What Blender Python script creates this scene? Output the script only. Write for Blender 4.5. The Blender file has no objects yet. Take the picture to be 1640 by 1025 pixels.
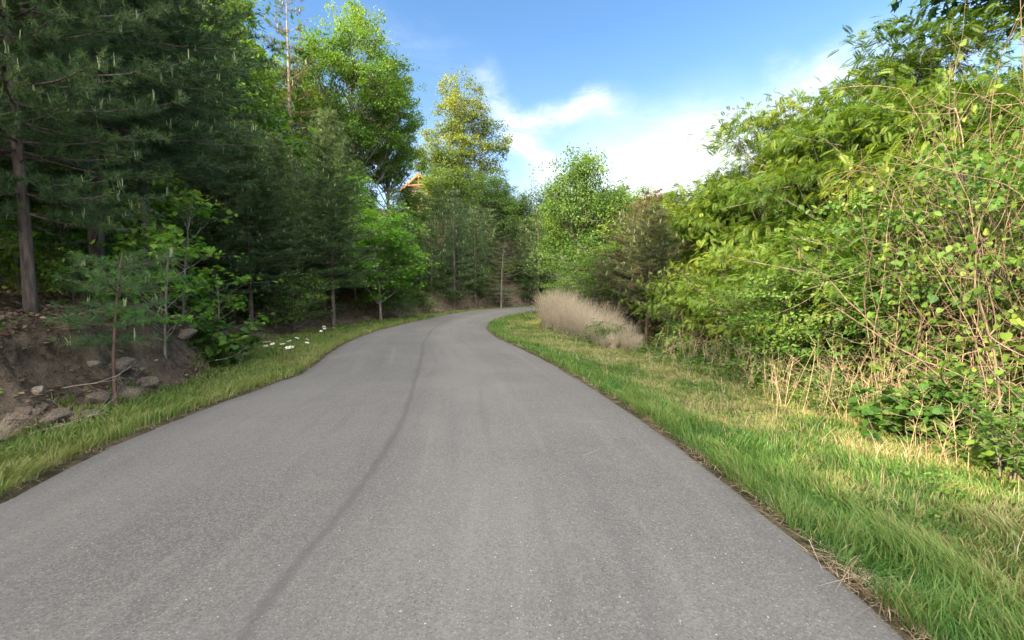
import bpy, math, random
import numpy as np
from mathutils import Vector, Matrix
random.seed(7); RNG = np.random.default_rng(7)
SC = bpy.context.scene
COL = SC.collection
R = math.radians

# ------------------------------------------------------------------ camera
F, CX, CY, CAMZ = 720.0, 820.0, 512.5, 1.5
PITCH = math.atan((CY-470.0)/F)
cam = bpy.data.cameras.new('camera'); cam.sensor_width = 36; cam.lens = 36*F/1640
cam.clip_start = 0.05; cam.clip_end = 3000
camo = bpy.data.objects.new('camera', cam); COL.objects.link(camo)
camo.location = (0, 0, CAMZ); camo.rotation_euler = (math.pi/2-PITCH, 0, 0)
SC.camera = camo

# ------------------------------------------------------------------ light
SUN_EL, SUN_AZ = R(30), (-0.80, -0.60)          # direction towards the sun: behind and to the left
EXPOSURE = 1.62
SKY_STRENGTH = 0.10
SUN_STRENGTH = 5.0
SC.view_settings.view_transform = 'Standard'; SC.view_settings.look = 'None'
SC.view_settings.exposure = EXPOSURE; SC.view_settings.gamma = 1; SC.view_settings.use_curve_mapping = False
SC.cycles.max_bounces = 7; SC.cycles.diffuse_bounces = 4; SC.cycles.glossy_bounces = 2
SC.cycles.transmission_bounces = 4; SC.cycles.transparent_max_bounces = 8
SC.cycles.caustics_reflective = False; SC.cycles.caustics_refractive = False
sun = bpy.data.lights.new('sun', 'SUN'); sun.energy = SUN_STRENGTH; sun.angle = R(0.6); sun.color = (1.0, 0.80, 0.50)
suno = bpy.data.objects.new('sun', sun); COL.objects.link(suno)
sv = Vector((SUN_AZ[0]*math.cos(SUN_EL), SUN_AZ[1]*math.cos(SUN_EL), math.sin(SUN_EL))).normalized()
suno.rotation_euler = sv.to_track_quat('Z', 'Y').to_euler(); suno.location = (-20, -20, 30)

class NT:
    """tiny helper around a node tree"""
    def __init__(s, t): s.t = t; t.nodes.clear()
    def n(s, kind, ins=None, **kw):
        x = s.t.nodes.new(kind)
        for k, v in kw.items(): setattr(x, k, v)
        if ins:
            for k, v in ins.items():
                if isinstance(v, bpy.types.NodeSocket): s.t.links.new(v, x.inputs[k])
                else: x.inputs[k].default_value = v
        return x
    def m(s, op, a, b=0.0, c=0.0, clamp=False):
        x = s.n('ShaderNodeMath', {0: a, 1: b, 2: c}, operation=op); x.use_clamp = clamp
        return x.outputs[0]
    def vm(s, op, a, b=(0, 0, 0), out=0):
        x = s.n('ShaderNodeVectorMath', {0: a, 1: b}, operation=op); return x.outputs[out]
    def mix(s, f, a, b, blend='MIX'):
        x = s.n('ShaderNodeMix', None, data_type='RGBA', blend_type=blend)
        for i, v in ((0, f), (6, a), (7, b)):
            if isinstance(v, bpy.types.NodeSocket): s.t.links.new(v, x.inputs[i])
            else: x.inputs[i].default_value = v if i == 0 else (*v, 1) if len(v) == 3 else v
        return x.outputs[2]
    def smooth(s, v, a, b, lo=0.0, hi=1.0):
        return s.n('ShaderNodeMapRange', {'Value': v, 'From Min': a, 'From Max': b, 'To Min': lo, 'To Max': hi}, interpolation_type='SMOOTHSTEP').outputs[0]
    def noise(s, vec, scale, detail=4, rough=.55, dist=0.0, out=0):
        x = s.n('ShaderNodeTexNoise', {'Scale': scale, 'Detail': detail, 'Roughness': rough, 'Distortion': dist})
        if vec is not None: s.t.links.new(vec, x.inputs['Vector'])
        return x.outputs[out]

def pix_dir(px, py):
    u, v = (px-CX)/F, (CY-py)/F
    cp, sp = math.cos(PITCH), math.sin(PITCH)
    return np.array([u, cp+v*sp, -sp+v*cp])

# world: Nishita sky with thin high cloud
W = bpy.data.worlds.new('World'); SC.world = W; W.use_nodes = True
w = NT(W.node_tree)
tc = w.n('ShaderNodeTexCoord').outputs['Generated']
sky = w.n('ShaderNodeTexSky', sky_type='NISHITA', sun_disc=False, sun_elevation=SUN_EL,
          sun_rotation=math.atan2(SUN_AZ[0], SUN_AZ[1]), air_density=1.0, dust_density=0.6, ozone_density=1.6, altitude=300)
skyc = w.n('ShaderNodeHueSaturation', {'Saturation': 1.17, 'Value': 1.06, 'Hue': .498, 'Color': sky.outputs[0]}).outputs[0]
sep = w.n('ShaderNodeSeparateXYZ', {0: tc})
nz1 = w.n('ShaderNodeTexNoise', {'Vector': tc, 'Scale': 3.2, 'Detail': 8, 'Roughness': .62}).outputs['Color']
warp = w.vm('SCALE', w.vm('SUBTRACT', nz1, (.5, .5, .5))); warp.node.inputs['Scale'].default_value = 0.16
wd = w.vm('NORMALIZE', w.vm('ADD', tc, warp))
def streak(a, b, width, amp):
    A = pix_dir(*a); A /= np.linalg.norm(A); B = pix_dir(*b); B /= np.linalg.norm(B)
    ab = B-A; L2 = float(ab@ab)
    pa = w.vm('SUBTRACT', wd, tuple(A))
    t = w.m('DIVIDE', w.vm('DOT_PRODUCT', pa, tuple(ab), out=1), L2, clamp=True)
    pr = w.vm('SCALE', tuple(ab)); w.t.links.new(t, pr.node.inputs['Scale'])
    d = w.vm('LENGTH', w.vm('SUBTRACT', pa, pr), out=1)
    return w.smooth(d, width, 0.0, 0.0, amp)
clouds = None
for a in (((785, 140), (830, 220), .050, .40), ((830, 220), (900, 290), .055, .50), ((862, 196), (955, 166), .040, .45),
          ((955, 172), (1120, 195), .060, .22), ((1010, 265), (1180, 215), .10, .35), ((1120, 300), (1330, 125), .09, .30),
          ((1240, 90), (1275, 190), .035, .22), ((1330, 120), (1560, 20), .08, .22), ((560, 30), (760, 130), .07, .08)):
    s_ = streak(*a)
    clouds = s_ if clouds is None else w.m('SUBTRACT', 1.0, w.m('MULTIPLY', w.m('SUBTRACT', 1.0, clouds), w.m('SUBTRACT', 1.0, s_)))
mp = w.n('ShaderNodeMapping', {'Vector': tc, 'Scale': (1.2, 1.0, 4.0), 'Rotation': (0, .75, 0)}).outputs[0]
wisps = w.smooth(w.noise(mp, 5.0, 10, .68, .9), .30, .78, .25, 2.1)
clouds = w.m('MULTIPLY', clouds, wisps, clamp=True)
# bright, almost white sky low over the right-hand trees
lowg = None
for a_ in (((1000, 390), (1140, 370), .33, .85), ((1130, 350), (1420, 230), .22, .40)):
    s_ = streak(*a_); lowg = s_ if lowg is None else w.m('SUBTRACT', 1.0, w.m('MULTIPLY', w.m('SUBTRACT', 1.0, lowg), w.m('SUBTRACT', 1.0, s_)))
veil = w.smooth(sep.outputs[2], .50, .05, 0.0, .55)
veil = w.m('MULTIPLY', veil, w.smooth(w.noise(mp, 1.6, 5, .6), .25, .7, .45, 1.0))
cov = w.m('ADD', clouds, veil, clamp=True)
col = w.mix(cov, skyc, (4.0, 4.35, 4.6)); col = w.mix(lowg, col, (5.6, 5.7, 5.6))
# added fill light in the sky, unseen high behind the photographer, brightens the shade
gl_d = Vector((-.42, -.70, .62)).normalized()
fill_glow = w.smooth(w.vm('DOT_PRODUCT', tc, tuple(gl_d), out=1), .15, .95, 0, 1)
fill_glow = w.m('MULTIPLY', fill_glow, w.smooth(w.noise(tc, 2.2, 5), .25, .65, .6, 1.1))
gcol = w.n('ShaderNodeVectorMath', {0: (22.5, 19.6, 15.8)}, operation='SCALE'); w.t.links.new(fill_glow, gcol.inputs['Scale'])
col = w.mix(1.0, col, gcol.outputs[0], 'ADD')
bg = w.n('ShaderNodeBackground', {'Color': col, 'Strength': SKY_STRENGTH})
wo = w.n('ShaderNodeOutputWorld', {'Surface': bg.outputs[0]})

# ------------------------------------------------------------------ terrain functions
def sstep(t): t = np.clip(t, 0, 1); return t*t*(3-2*t)
def hashn(ix, iy, seed):
    h = (ix.astype(np.int64)*374761393 + iy.astype(np.int64)*668265263 + seed*2246822519) & 0xffffffff
    h = ((h ^ (h >> 13))*1274126177) & 0xffffffff
    return ((h ^ (h >> 16)) & 0xffffff)/float(0xffffff)
def vnoise(x, y, seed=0):
    x = np.asarray(x, float); y = np.asarray(y, float)
    ix, iy = np.floor(x), np.floor(y); fx, fy = sstep(x-ix), sstep(y-iy)
    a, b = hashn(ix, iy, seed), hashn(ix+1, iy, seed); c, d = hashn(ix, iy+1, seed), hashn(ix+1, iy+1, seed)
    return (a+(b-a)*fx)*(1-fy)+(c+(d-c)*fx)*fy
def fbm(x, y, oct=4, seed=0):
    s = 0; a = .5
    for k in range(oct): s = s+a*vnoise(x*2**k, y*2**k, seed+k*17); a *= .5
    return s-.47
def road_z(Y): return 0.5*sstep((np.asarray(Y, float)-14)/24.0)
def ground_pt(px, py):
    d = pix_dir(px, py); t = CAMZ/-d[2]
    for _ in range(40): t = 0.5*t+0.5*(CAMZ-float(road_z(d[1]*t)))/-d[2]
    return (d[0]*t, d[1]*t)
LP = [ground_pt(*p) for p in ((0, 800), (100, 748), (200, 702), (330, 652), (430, 616), (480, 598), (530, 562), (560, 546), (600, 531), (650, 518), (715, 504), (770, 496.5), (830, 492), (872, 490.5))]
RP = [ground_pt(*p) for p in ((1470, 1025), (1330, 902), (1170, 772), (1060, 690), (1000, 650), (900, 590), (850, 564), (803, 543), (785, 532), (780, 524), (786, 515), (810, 507), (842, 500.5), (872, 497.5))]
LP = [(-3.6, -60), (-3.65, -20), (-3.68, 0)]+LP+[(9, LP[-1][1]+.8), (20, LP[-1][1]+.5), (40, LP[-1][1]-3), (70, LP[-1][1]-12)]
RP = [(1.8, -60), (1.8, -20), (1.8, 0)]+RP+[(10, RP[-1][1]+.9), (20, RP[-1][1]+.2), (38, RP[-1][1]-3), (66, RP[-1][1]-12)]
def resample(P, n):
    P = np.array(P, float); d = np.r_[0, np.cumsum(np.hypot(*np.diff(P, axis=0).T))]
    # Catmull-Rom style smoothing through cubic hermite
    m = np.zeros_like(P); m[1:-1] = (P[2:]-P[:-2])/(d[2:]-d[:-2])[:, None]; m[0] = (P[1]-P[0])/(d[1]-d[0]); m[-1] = (P[-1]-P[-2])/(d[-1]-d[-2])
    tt = np.linspace(0, d[-1], n); k = np.clip(np.searchsorted(d, tt, side='right')-1, 0, len(P)-2)
    h = (d[k+1]-d[k]); t = ((tt-d[k])/h)[:, None]; h = h[:, None]
    return (2*t**3-3*t**2+1)*P[k]+(t**3-2*t**2+t)*h*m[k]+(-2*t**3+3*t**2)*P[k+1]+(t**3-t**2)*h*m[k+1]
LE = resample(LP, 900); RE = resample(RP, 900)
def poly_sd(P, x, y):
    """signed distance to an open polyline, positive on its left"""
    x = np.asarray(x, float).ravel(); y = np.asarray(y, float).ravel(); out = np.empty(len(x))
    S = P[::3]; A = S[:-1]; B = S[1:]; AB = B-A; L2 = (AB**2).sum(1)
    for i in range(0, len(x), 4000):
        q = np.stack([x[i:i+4000], y[i:i+4000]], 1)[:, None]-A[None]
        t = np.clip((q*AB).sum(2)/L2, 0, 1); dd = q-t[..., None]*AB; d2 = (dd**2).sum(2); k = d2.argmin(1); ar = np.arange(len(k))
        cr = AB[k, 0]*q[ar, k, 1]-AB[k, 1]*q[ar, k, 0]
        out[i:i+4000] = np.sqrt(d2[ar, k])*np.where(cr > 0, 1, -1)
    return out
def lerp_at(y, ys, vs): return np.interp(y, ys, vs)
def terrain(x, y, detail=True):
    """height, plus the distance left of the left edge and right of the right edge"""
    x = np.asarray(x, float); sh = x.shape; x = x.ravel(); y = np.asarray(y, float).ravel()
    dl = poly_sd(LE, x, y); dr = -poly_sd(RE, x, y)
    zr = road_z(y)
    far = sstep((x-2)/8)*sstep((y-28)/6)                       # the bank that faces the camera past the bend
    wv = lerp_at(y, [-60, 5, 8, 14, 25, 31, 60], [1.2, 1.25, 1.6, 2.8, 1.8, .8, .7])
    hb = lerp_at(y, [-60, 3, 9, 13, 16, 23, 29, 33, 60], [1.3, 1.25, 1.0, .35, .25, .3, 1.2, 1.8, 2.0])
    bw = lerp_at(y, [-60, 9, 15, 60], [.85, .85, 1.5, 1.6])
    wob = .35*fbm(x*.6, y*.6, 3, 5)+.25*fbm(x*2, y*2, 2, 9)
    wv = wv+wob
    z = zr.copy()
    t = (dl-wv)/bw
    bank = hb*(.75*sstep(t)+.25*sstep((t-.55)/.2))
    sl = lerp_at(y, [-60, 10, 30, 60], [.24, .24, .33, .40])
    sl = sl*(1-.72*sstep((x-2)/12)*sstep((y-20)/10))
    up = np.maximum(0, dl-wv-bw)
    hill = sl*up/(1+up/110.0)
    zl = zr-.04*sstep(dl/.4)+.02*np.clip(dl, 0, 2)+bank+hill
    if detail:
        rough = sstep((dl-wv+.3)/.5)*(1-sstep((dl-wv-bw-1)/2))
        zl = zl+rough*(.42*fbm(x*1.9, y*1.9, 4, 21)+.16*fbm(x*6, y*6, 4, 31)); led = zl/.17+1.2*fbm(x*1.5, y*1.5, 3, 61)
        zl = zl+rough*.10*(sstep((led-np.floor(led)-.25)/.5)-(led-np.floor(led)))+sstep((dl-wv-bw)/2)*.5*fbm(x*.35, y*.35, 4, 3)
    q = np.clip(dr, 0, None)
    zq = zr-.03*sstep(q/.3)-.045*np.clip(q, 0, 4)-.07*np.clip(q-4, 0, 16)
    if detail: zq = zq+.12*sstep(q/1.5)*fbm(x*.9, y*.9, 4, 41)+.05*sstep(q/1.0)*fbm(x*5, y*5, 2, 47)
    inside = (dl < 0) & (dr < 0)
    z = np.where(dl > 0, zl, np.where(dr > 0, zq, zr-.03))
    return z.reshape(sh), dl.reshape(sh), dr.reshape(sh), wv.reshape(sh), bw.reshape(sh)
def H(x, y): return float(terrain(np.array([x]), np.array([y]))[0][0])

# ------------------------------------------------------------------ mesh helpers
def mesh_np(name, V, FT, mats, matidx=None, attrs=None, smooth=False):
    """mesh from numpy arrays: V (n,3), FT = list of (m,k) face arrays"""
    me = bpy.data.meshes.new(name)
    V = np.asarray(V, np.float32); FT = [f for f in FT if len(f)]
    nl = sum(f.size for f in FT); npol = sum(len(f) for f in FT)
    me.vertices.add(len(V)); me.vertices.foreach_set('co', V.ravel())
    me.loops.add(nl); me.polygons.add(npol)
    me.loops.foreach_set('vertex_index', np.concatenate([f.ravel() for f in FT]).astype(np.int32))
    tot = np.concatenate([np.full(len(f), f.shape[1]) for f in FT]); st = np.r_[0, np.cumsum(tot)[:-1]]
    me.polygons.foreach_set('loop_start', st.astype(np.int32))
    try: me.polygons.foreach_set('loop_total', tot.astype(np.int32))
    except Exception: pass
    for m_ in (mats if isinstance(mats, (list, tuple)) else [mats]): me.materials.append(m_)
    if matidx is not None: me.polygons.foreach_set('material_index', np.asarray(matidx, np.int32))
    if smooth: me.polygons.foreach_set('use_smooth', np.ones(npol, bool))
    for k, a in (attrs or {}).items():
        at = me.attributes.new(k, 'FLOAT', 'POINT'); at.data.foreach_set('value', np.asarray(a, np.float32))
    me.update(calc_edges=True)
    return me
class Geo:
    def __init__(s): s.V = []; s.F = []; s.M = []; s.T = []; s.n = 0
    def add(s, V, Fs, mat=0, tint=None):
        V = np.asarray(V, float)
        for f in Fs:
            f = np.asarray(f)
            if len(f): s.F.append((f+s.n, mat))
        s.V.append(V); s.T.append(np.zeros(len(V)) if tint is None else np.broadcast_to(tint, (len(V),))); s.n += len(V)
    def mesh(s, name, mats, smooth=False):
        if not s.V: return None
        F3 = [(f, m) for f, m in s.F if f.shape[1] == 3]; F4 = [(f, m) for f, m in s.F if f.shape[1] == 4]
        fs, mi = [], []
        for grp in (F3, F4):
            if grp: fs.append(np.concatenate([f for f, _ in grp])); mi += [np.full(len(f), m) for f, m in grp]
        return mesh_np(name, np.concatenate(s.V), fs, mats, np.concatenate(mi), {'tint': np.concatenate(s.T)}, smooth)
def tube(g, P, Rr, sides=6, mat=0, tint=0.0):
    P = np.asarray(P, float); n = len(P); Rr = np.broadcast_to(Rr, (n,))
    T = np.gradient(P, axis=0); T /= np.linalg.norm(T, axis=1)[:, None]+1e-9
    ref = np.array([0, 0, 1.0]) if abs(T[:, 2]).mean() < .8 else np.array([1.0, 0, 0])
    U = np.cross(T, ref); U /= np.linalg.norm(U, axis=1)[:, None]+1e-9; Wv = np.cross(T, U)
    a = np.arange(sides)*2*math.pi/sides
    V = P[:, None]+Rr[:, None, None]*(np.cos(a)[None, :, None]*U[:, None]+np.sin(a)[None, :, None]*Wv[:, None])
    i = np.arange(n-1)[:, None]*sides; j = np.arange(sides)[None]; j2 = (j+1) % sides
    f = np.stack([i+j, i+j2, i+sides+j2, i+sides+j], -1).reshape(-1, 4)
    g.add(V.reshape(-1, 3), [f], mat, tint)
def bez(a, b, c, n):
    t = np.linspace(0, 1, n)[:, None]; return (1-t)**2*a+2*t*(1-t)*b+t*t*c
def unit(v): return v/(np.linalg.norm(v, axis=-1, keepdims=True)+1e-9)
def frames(direc, normal):
    """columns: side, direction, normal"""
    d = unit(direc); s = unit(np.cross(d, normal)); n = np.cross(s, d); return np.stack([s, d, n], -1)
def scatter(g, tv, tf, pos, fr, sc, mat=0, tint=None, rng=None):
    n = len(pos); k = len(tv)
    V = np.einsum('nij,kj->nki', fr, tv)*np.asarray(sc).reshape(-1, 1, 1)+pos[:, None]
    f = (tf[None]+(np.arange(n)*k)[:, None, None]).reshape(-1, tf.shape[1])
    tint = np.zeros(n) if tint is None else tint
    g.add(V.reshape(-1, 3), [f], mat, np.repeat(tint, k))
# leaf templates in (side, along, up)
OVAL = (np.array([[0, 0, 0], [.30, .38, .07], [.0, 1.0, -.10], [-.30, .38, .07], [.22, .72, .02], [-.22, .72, .02], [0, .5, 0]]),
        np.array([[0, 1, 6], [1, 4, 6], [4, 2, 6], [2, 5, 6], [5, 3, 6], [3, 0, 6]]))
KITE = (np.array([[0, 0, 0], [.30, .45, .08], [0, 1.0, -.08], [-.30, .45, .08]]), np.array([[0, 1, 2], [0, 2, 3]]))
def lobed():
    pts = [(0, 0), (.18, .12), (.50, .16), (.32, .36), (.58, .62), (.24, .60), (0, 1.0), (-.24, .60), (-.58, .62), (-.32, .36), (-.50, .16), (-.18, .12)]
    v = [(x, y, .10*abs(x)-.12*y*y) for x, y in pts]+[(0, .38, 0)]
    return np.array(v), np.array([[i, (i+1) % 12, 12] for i in range(12)])
LOBED = lobed()
def round_leaf():
    pts = [(0, .06), (.30, -.04), (.50, .22), (.44, .58), (.2, .84), (0, 1.0), (-.2, .84), (-.44, .58), (-.50, .22), (-.30, -.04)]
    v = [(x, y, .16*abs(x)-.10*y*y) for x, y in pts]+[(0, .4, -.02)]
    return np.array(v), np.array([[i, (i+1) % 10, 10] for i in range(10)])
ROUND = round_leaf()
def compound(nl=8, w=.30, droop=.35):
    """a pinnate leaf one unit long"""
    V, Fc = [], []
    for i in range(nl+1):
        t = .16+.84*i/nl; y = t*(1-.12*t); z = -droop*t*t
        sides = (-1, 1) if i < nl else (0,)
        for s in sides:
            L = w*(1-.35*abs(t-.5)*2); b = np.array([0, y, z])
            d = np.array([s*.9, .45 if s else 1, -.22]); d /= np.linalg.norm(d); sd = np.cross(d, [0, 0, 1]); sd /= np.linalg.norm(sd)
            k = len(V); V += [b, b+d*L*.45+sd*L*.17, b+d*L, b+d*L*.45-sd*L*.17]; Fc += [[k, k+1, k+2], [k, k+2, k+3]]
    return np.array(V), np.array(Fc)
COMP = compound()
NEEDLE = (np.array([[-.022, 0, 0], [.022, 0, 0], [0, 1, 0]]), np.array([[0, 1, 2]]))
def link(name, me, parent=None, loc=(0, 0, 0)):
    o = bpy.data.objects.new(name, me); COL.objects.link(o); o.location = loc
    if parent is not None: o.parent = parent
    return o
def tag(o, label=None, cat=None, group=None, kind=None):
    if label: o['label'] = label
    if cat: o['category'] = cat
    if group: o['group'] = group
    if kind: o['kind'] = kind
    return o
def place(proto, name, loc, scale=1.0, rot=0.0, label='', cat='tree', group=None, tilt=(0, 0)):
    """one thing: an Empty at its base with a copy of each part (parts share mesh data between repeats)"""
    e = bpy.data.objects.new(name, None); COL.objects.link(e); e.location = loc; e.empty_display_size = .2
    e.scale = scale if isinstance(scale, tuple) else (scale,)*3; e.rotation_euler = (tilt[0], tilt[1], rot)
    tag(e, label, cat, group)
    for pn, me in proto['parts']:
        if me is not None: link(pn, me, e)
    return e

# ------------------------------------------------------------------ materials
def new_mat(name):
    m_ = bpy.data.materials.new(name); m_.use_nodes = True; return m_, NT(m_.node_tree)
def leaf_mat(name, cols, trans=.35, rough=.5, spec=.3, hue_var=.0, obj_var=.25):
    """cols: colours along the per-leaf tint; light passes through the blade"""
    m_, t = new_mat(name)
    at = t.n('ShaderNodeAttribute', attribute_name='tint').outputs['Fac']
    oi = t.n('ShaderNodeObjectInfo').outputs['Random']
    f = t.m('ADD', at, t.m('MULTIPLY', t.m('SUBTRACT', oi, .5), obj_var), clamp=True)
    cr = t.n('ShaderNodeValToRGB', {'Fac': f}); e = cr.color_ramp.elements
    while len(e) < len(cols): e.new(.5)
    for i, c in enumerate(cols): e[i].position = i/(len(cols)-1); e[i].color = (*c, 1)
    c = cr.outputs[0]
    p = t.n('ShaderNodeBsdfPrincipled', {'Base Color': c, 'Roughness': rough, 'Specular IOR Level': spec})
    tcx = t.n('ShaderNodeHueSaturation', {'Color': c, 'Value': 1.5, 'Saturation': 1.1, 'Hue': .488}).outputs[0]
    tr = t.n('ShaderNodeBsdfTranslucent', {'Color': tcx})
    mx = t.n('ShaderNodeMixShader', {0: trans, 1: p.outputs[0], 2: tr.outputs[0]})
    t.n('ShaderNodeOutputMaterial', {'Surface': mx.outputs[0]}); return m_
def bark_mat(name, c1, c2, scale=1.0, bump=.5):
    m_, t = new_mat(name)
    tcn = t.n('ShaderNodeTexCoord').outputs['Object']
    mp_ = t.n('ShaderNodeMapping', {'Vector': tcn, 'Scale': (14*scale, 14*scale, 3*scale)}).outputs[0]
    n1 = t.noise(mp_, 1.0, 6, .65); n2 = t.noise(tcn, 2.3, 3)
    f = t.m('ADD', t.smooth(n1, .3, .7), t.m('MULTIPLY', t.m('SUBTRACT', n2, .5), .8), clamp=True)
    bp = t.n('ShaderNodeBump', {'Strength': bump, 'Distance': .03, 'Height': n1})
    p = t.n('ShaderNodeBsdfPrincipled', {'Base Color': t.mix(f, c1, c2), 'Roughness': .9, 'Specular IOR Level': .2, 'Normal': bp.outputs[0]})
    t.n('ShaderNodeOutputMaterial', {'Surface': p.outputs[0]}); return m_
def plain_mat(name, c1, c2, scale=8, rough=.85, bump=.3, coord='Object'):
    m_, t = new_mat(name)
    tcn = t.n('ShaderNodeTexCoord').outputs[coord]
    n1 = t.noise(tcn, scale, 6, .6)
    bp = t.n('ShaderNodeBump', {'Strength': bump, 'Distance': .02, 'Height': n1})
    p = t.n('ShaderNodeBsdfPrincipled', {'Base Color': t.mix(t.smooth(n1, .3, .7), c1, c2), 'Roughness': rough, 'Normal': bp.outputs[0]})
    t.n('ShaderNodeOutputMaterial', {'Surface': p.outputs[0]}); return m_
M = {}
M['needle'] = leaf_mat('pine_needles', [(.040, .088, .040), (.082, .148, .056), (.150, .215, .064)], .28, .5, .3)
M['needle_bright'] = leaf_mat('sapling_needles', [(.045, .11, .05), (.075, .16, .06), (.12, .22, .07)], .3)
M['needle_warm'] = leaf_mat('pine_needles_warm', [(.075, .088, .042), (.14, .125, .058), (.26, .18, .09)], .25)
M['needle_olive'] = leaf_mat('olive_pine_needles', [(.045, .070, .034), (.085, .105, .045), (.17, .15, .06)], .25)
M['needle_dead'] = leaf_mat('dead_pine_needles', [(.14, .065, .035), (.24, .11, .05), (.32, .18, .09)], .2)
M['candle'] = leaf_mat('pine_candles', [(.17, .25, .12), (.30, .36, .19)], .2)
M['broad'] = leaf_mat('broad_leaves', [(.045, .11, .025), (.095, .18, .033), (.19, .28, .05)], .36)
M['poplar'] = leaf_mat('poplar_leaves', [(.060, .145, .025), (.13, .235, .035), (.26, .36, .06)], .38)
M['gold'] = leaf_mat('golden_leaves', [(.09, .16, .030), (.19, .24, .045), (.33, .33, .08)], .35)
M['maple'] = leaf_mat('maple_leaves', [(.070, .20, .030), (.15, .31, .045), (.28, .42, .06)], .45)
M['walnut'] = leaf_mat('walnut_leaves', [(.045, .103, .017), (.100, .178, .025), (.22, .275, .042)], .37)
M['vine'] = leaf_mat('vine_leaves', [(.050, .12, .02), (.11, .20, .03), (.21, .28, .05)], .36)
M['oak'] = leaf_mat('oak_leaves', [(.016, .050, .026), (.030, .080, .034), (.06, .13, .04)], .2, .6, .15)
M['shrub'] = leaf_mat('shrub_leaves', [(.035, .10, .02), (.080, .17, .03), (.18, .27, .045)], .36)
M['grass'] = leaf_mat('grass_blades', [(.045, .145, .030), (.10, .21, .040), (.21, .26, .075), (.40, .34, .19)], .35, obj_var=0)
M['straw'] = leaf_mat('dry_straw', [(.20, .14, .09), (.36, .28, .19), (.56, .47, .34)], .2, obj_var=.1)
M['sedge'] = leaf_mat('broomsedge', [(.30, .26, .20), (.47, .41, .32), (.64, .58, .46)], .3, obj_var=.35)
M['litter'] = leaf_mat('leaf_litter', [(.085, .06, .042), (.16, .11, .075), (.29, .22, .15)], .1, obj_var=0)
M['bark_pine'] = bark_mat('pine_bark', (.05, .042, .040), (.16, .13, .115))
M['bark_grey'] = bark_mat('grey_bark', (.10, .095, .085), (.26, .24, .21))
M['bark_pale'] = bark_mat('pale_bark', (.22, .16, .12), (.46, .35, .27))
M['bark_red'] = bark_mat('reddish_bark', (.075, .052, .042), (.18, .125, .10))
M['vinewood'] = bark_mat('vine_wood', (.12, .09, .065), (.31, .235, .17), 2)
M['stalk'] = bark_mat('dry_stalk', (.30, .22, .14), (.52, .42, .29), 3, .2)
M['deadwood'] = bark_mat('dead_wood', (.26, .23, .20), (.48, .43, .38), 2)
M['rock'] = plain_mat('rock', (.13, .11, .095), (.30, .26, .21), 7)
M['clay'] = plain_mat('clay_clod', (.085, .064, .05), (.27, .215, .16), 9, .95, 1.0)

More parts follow.
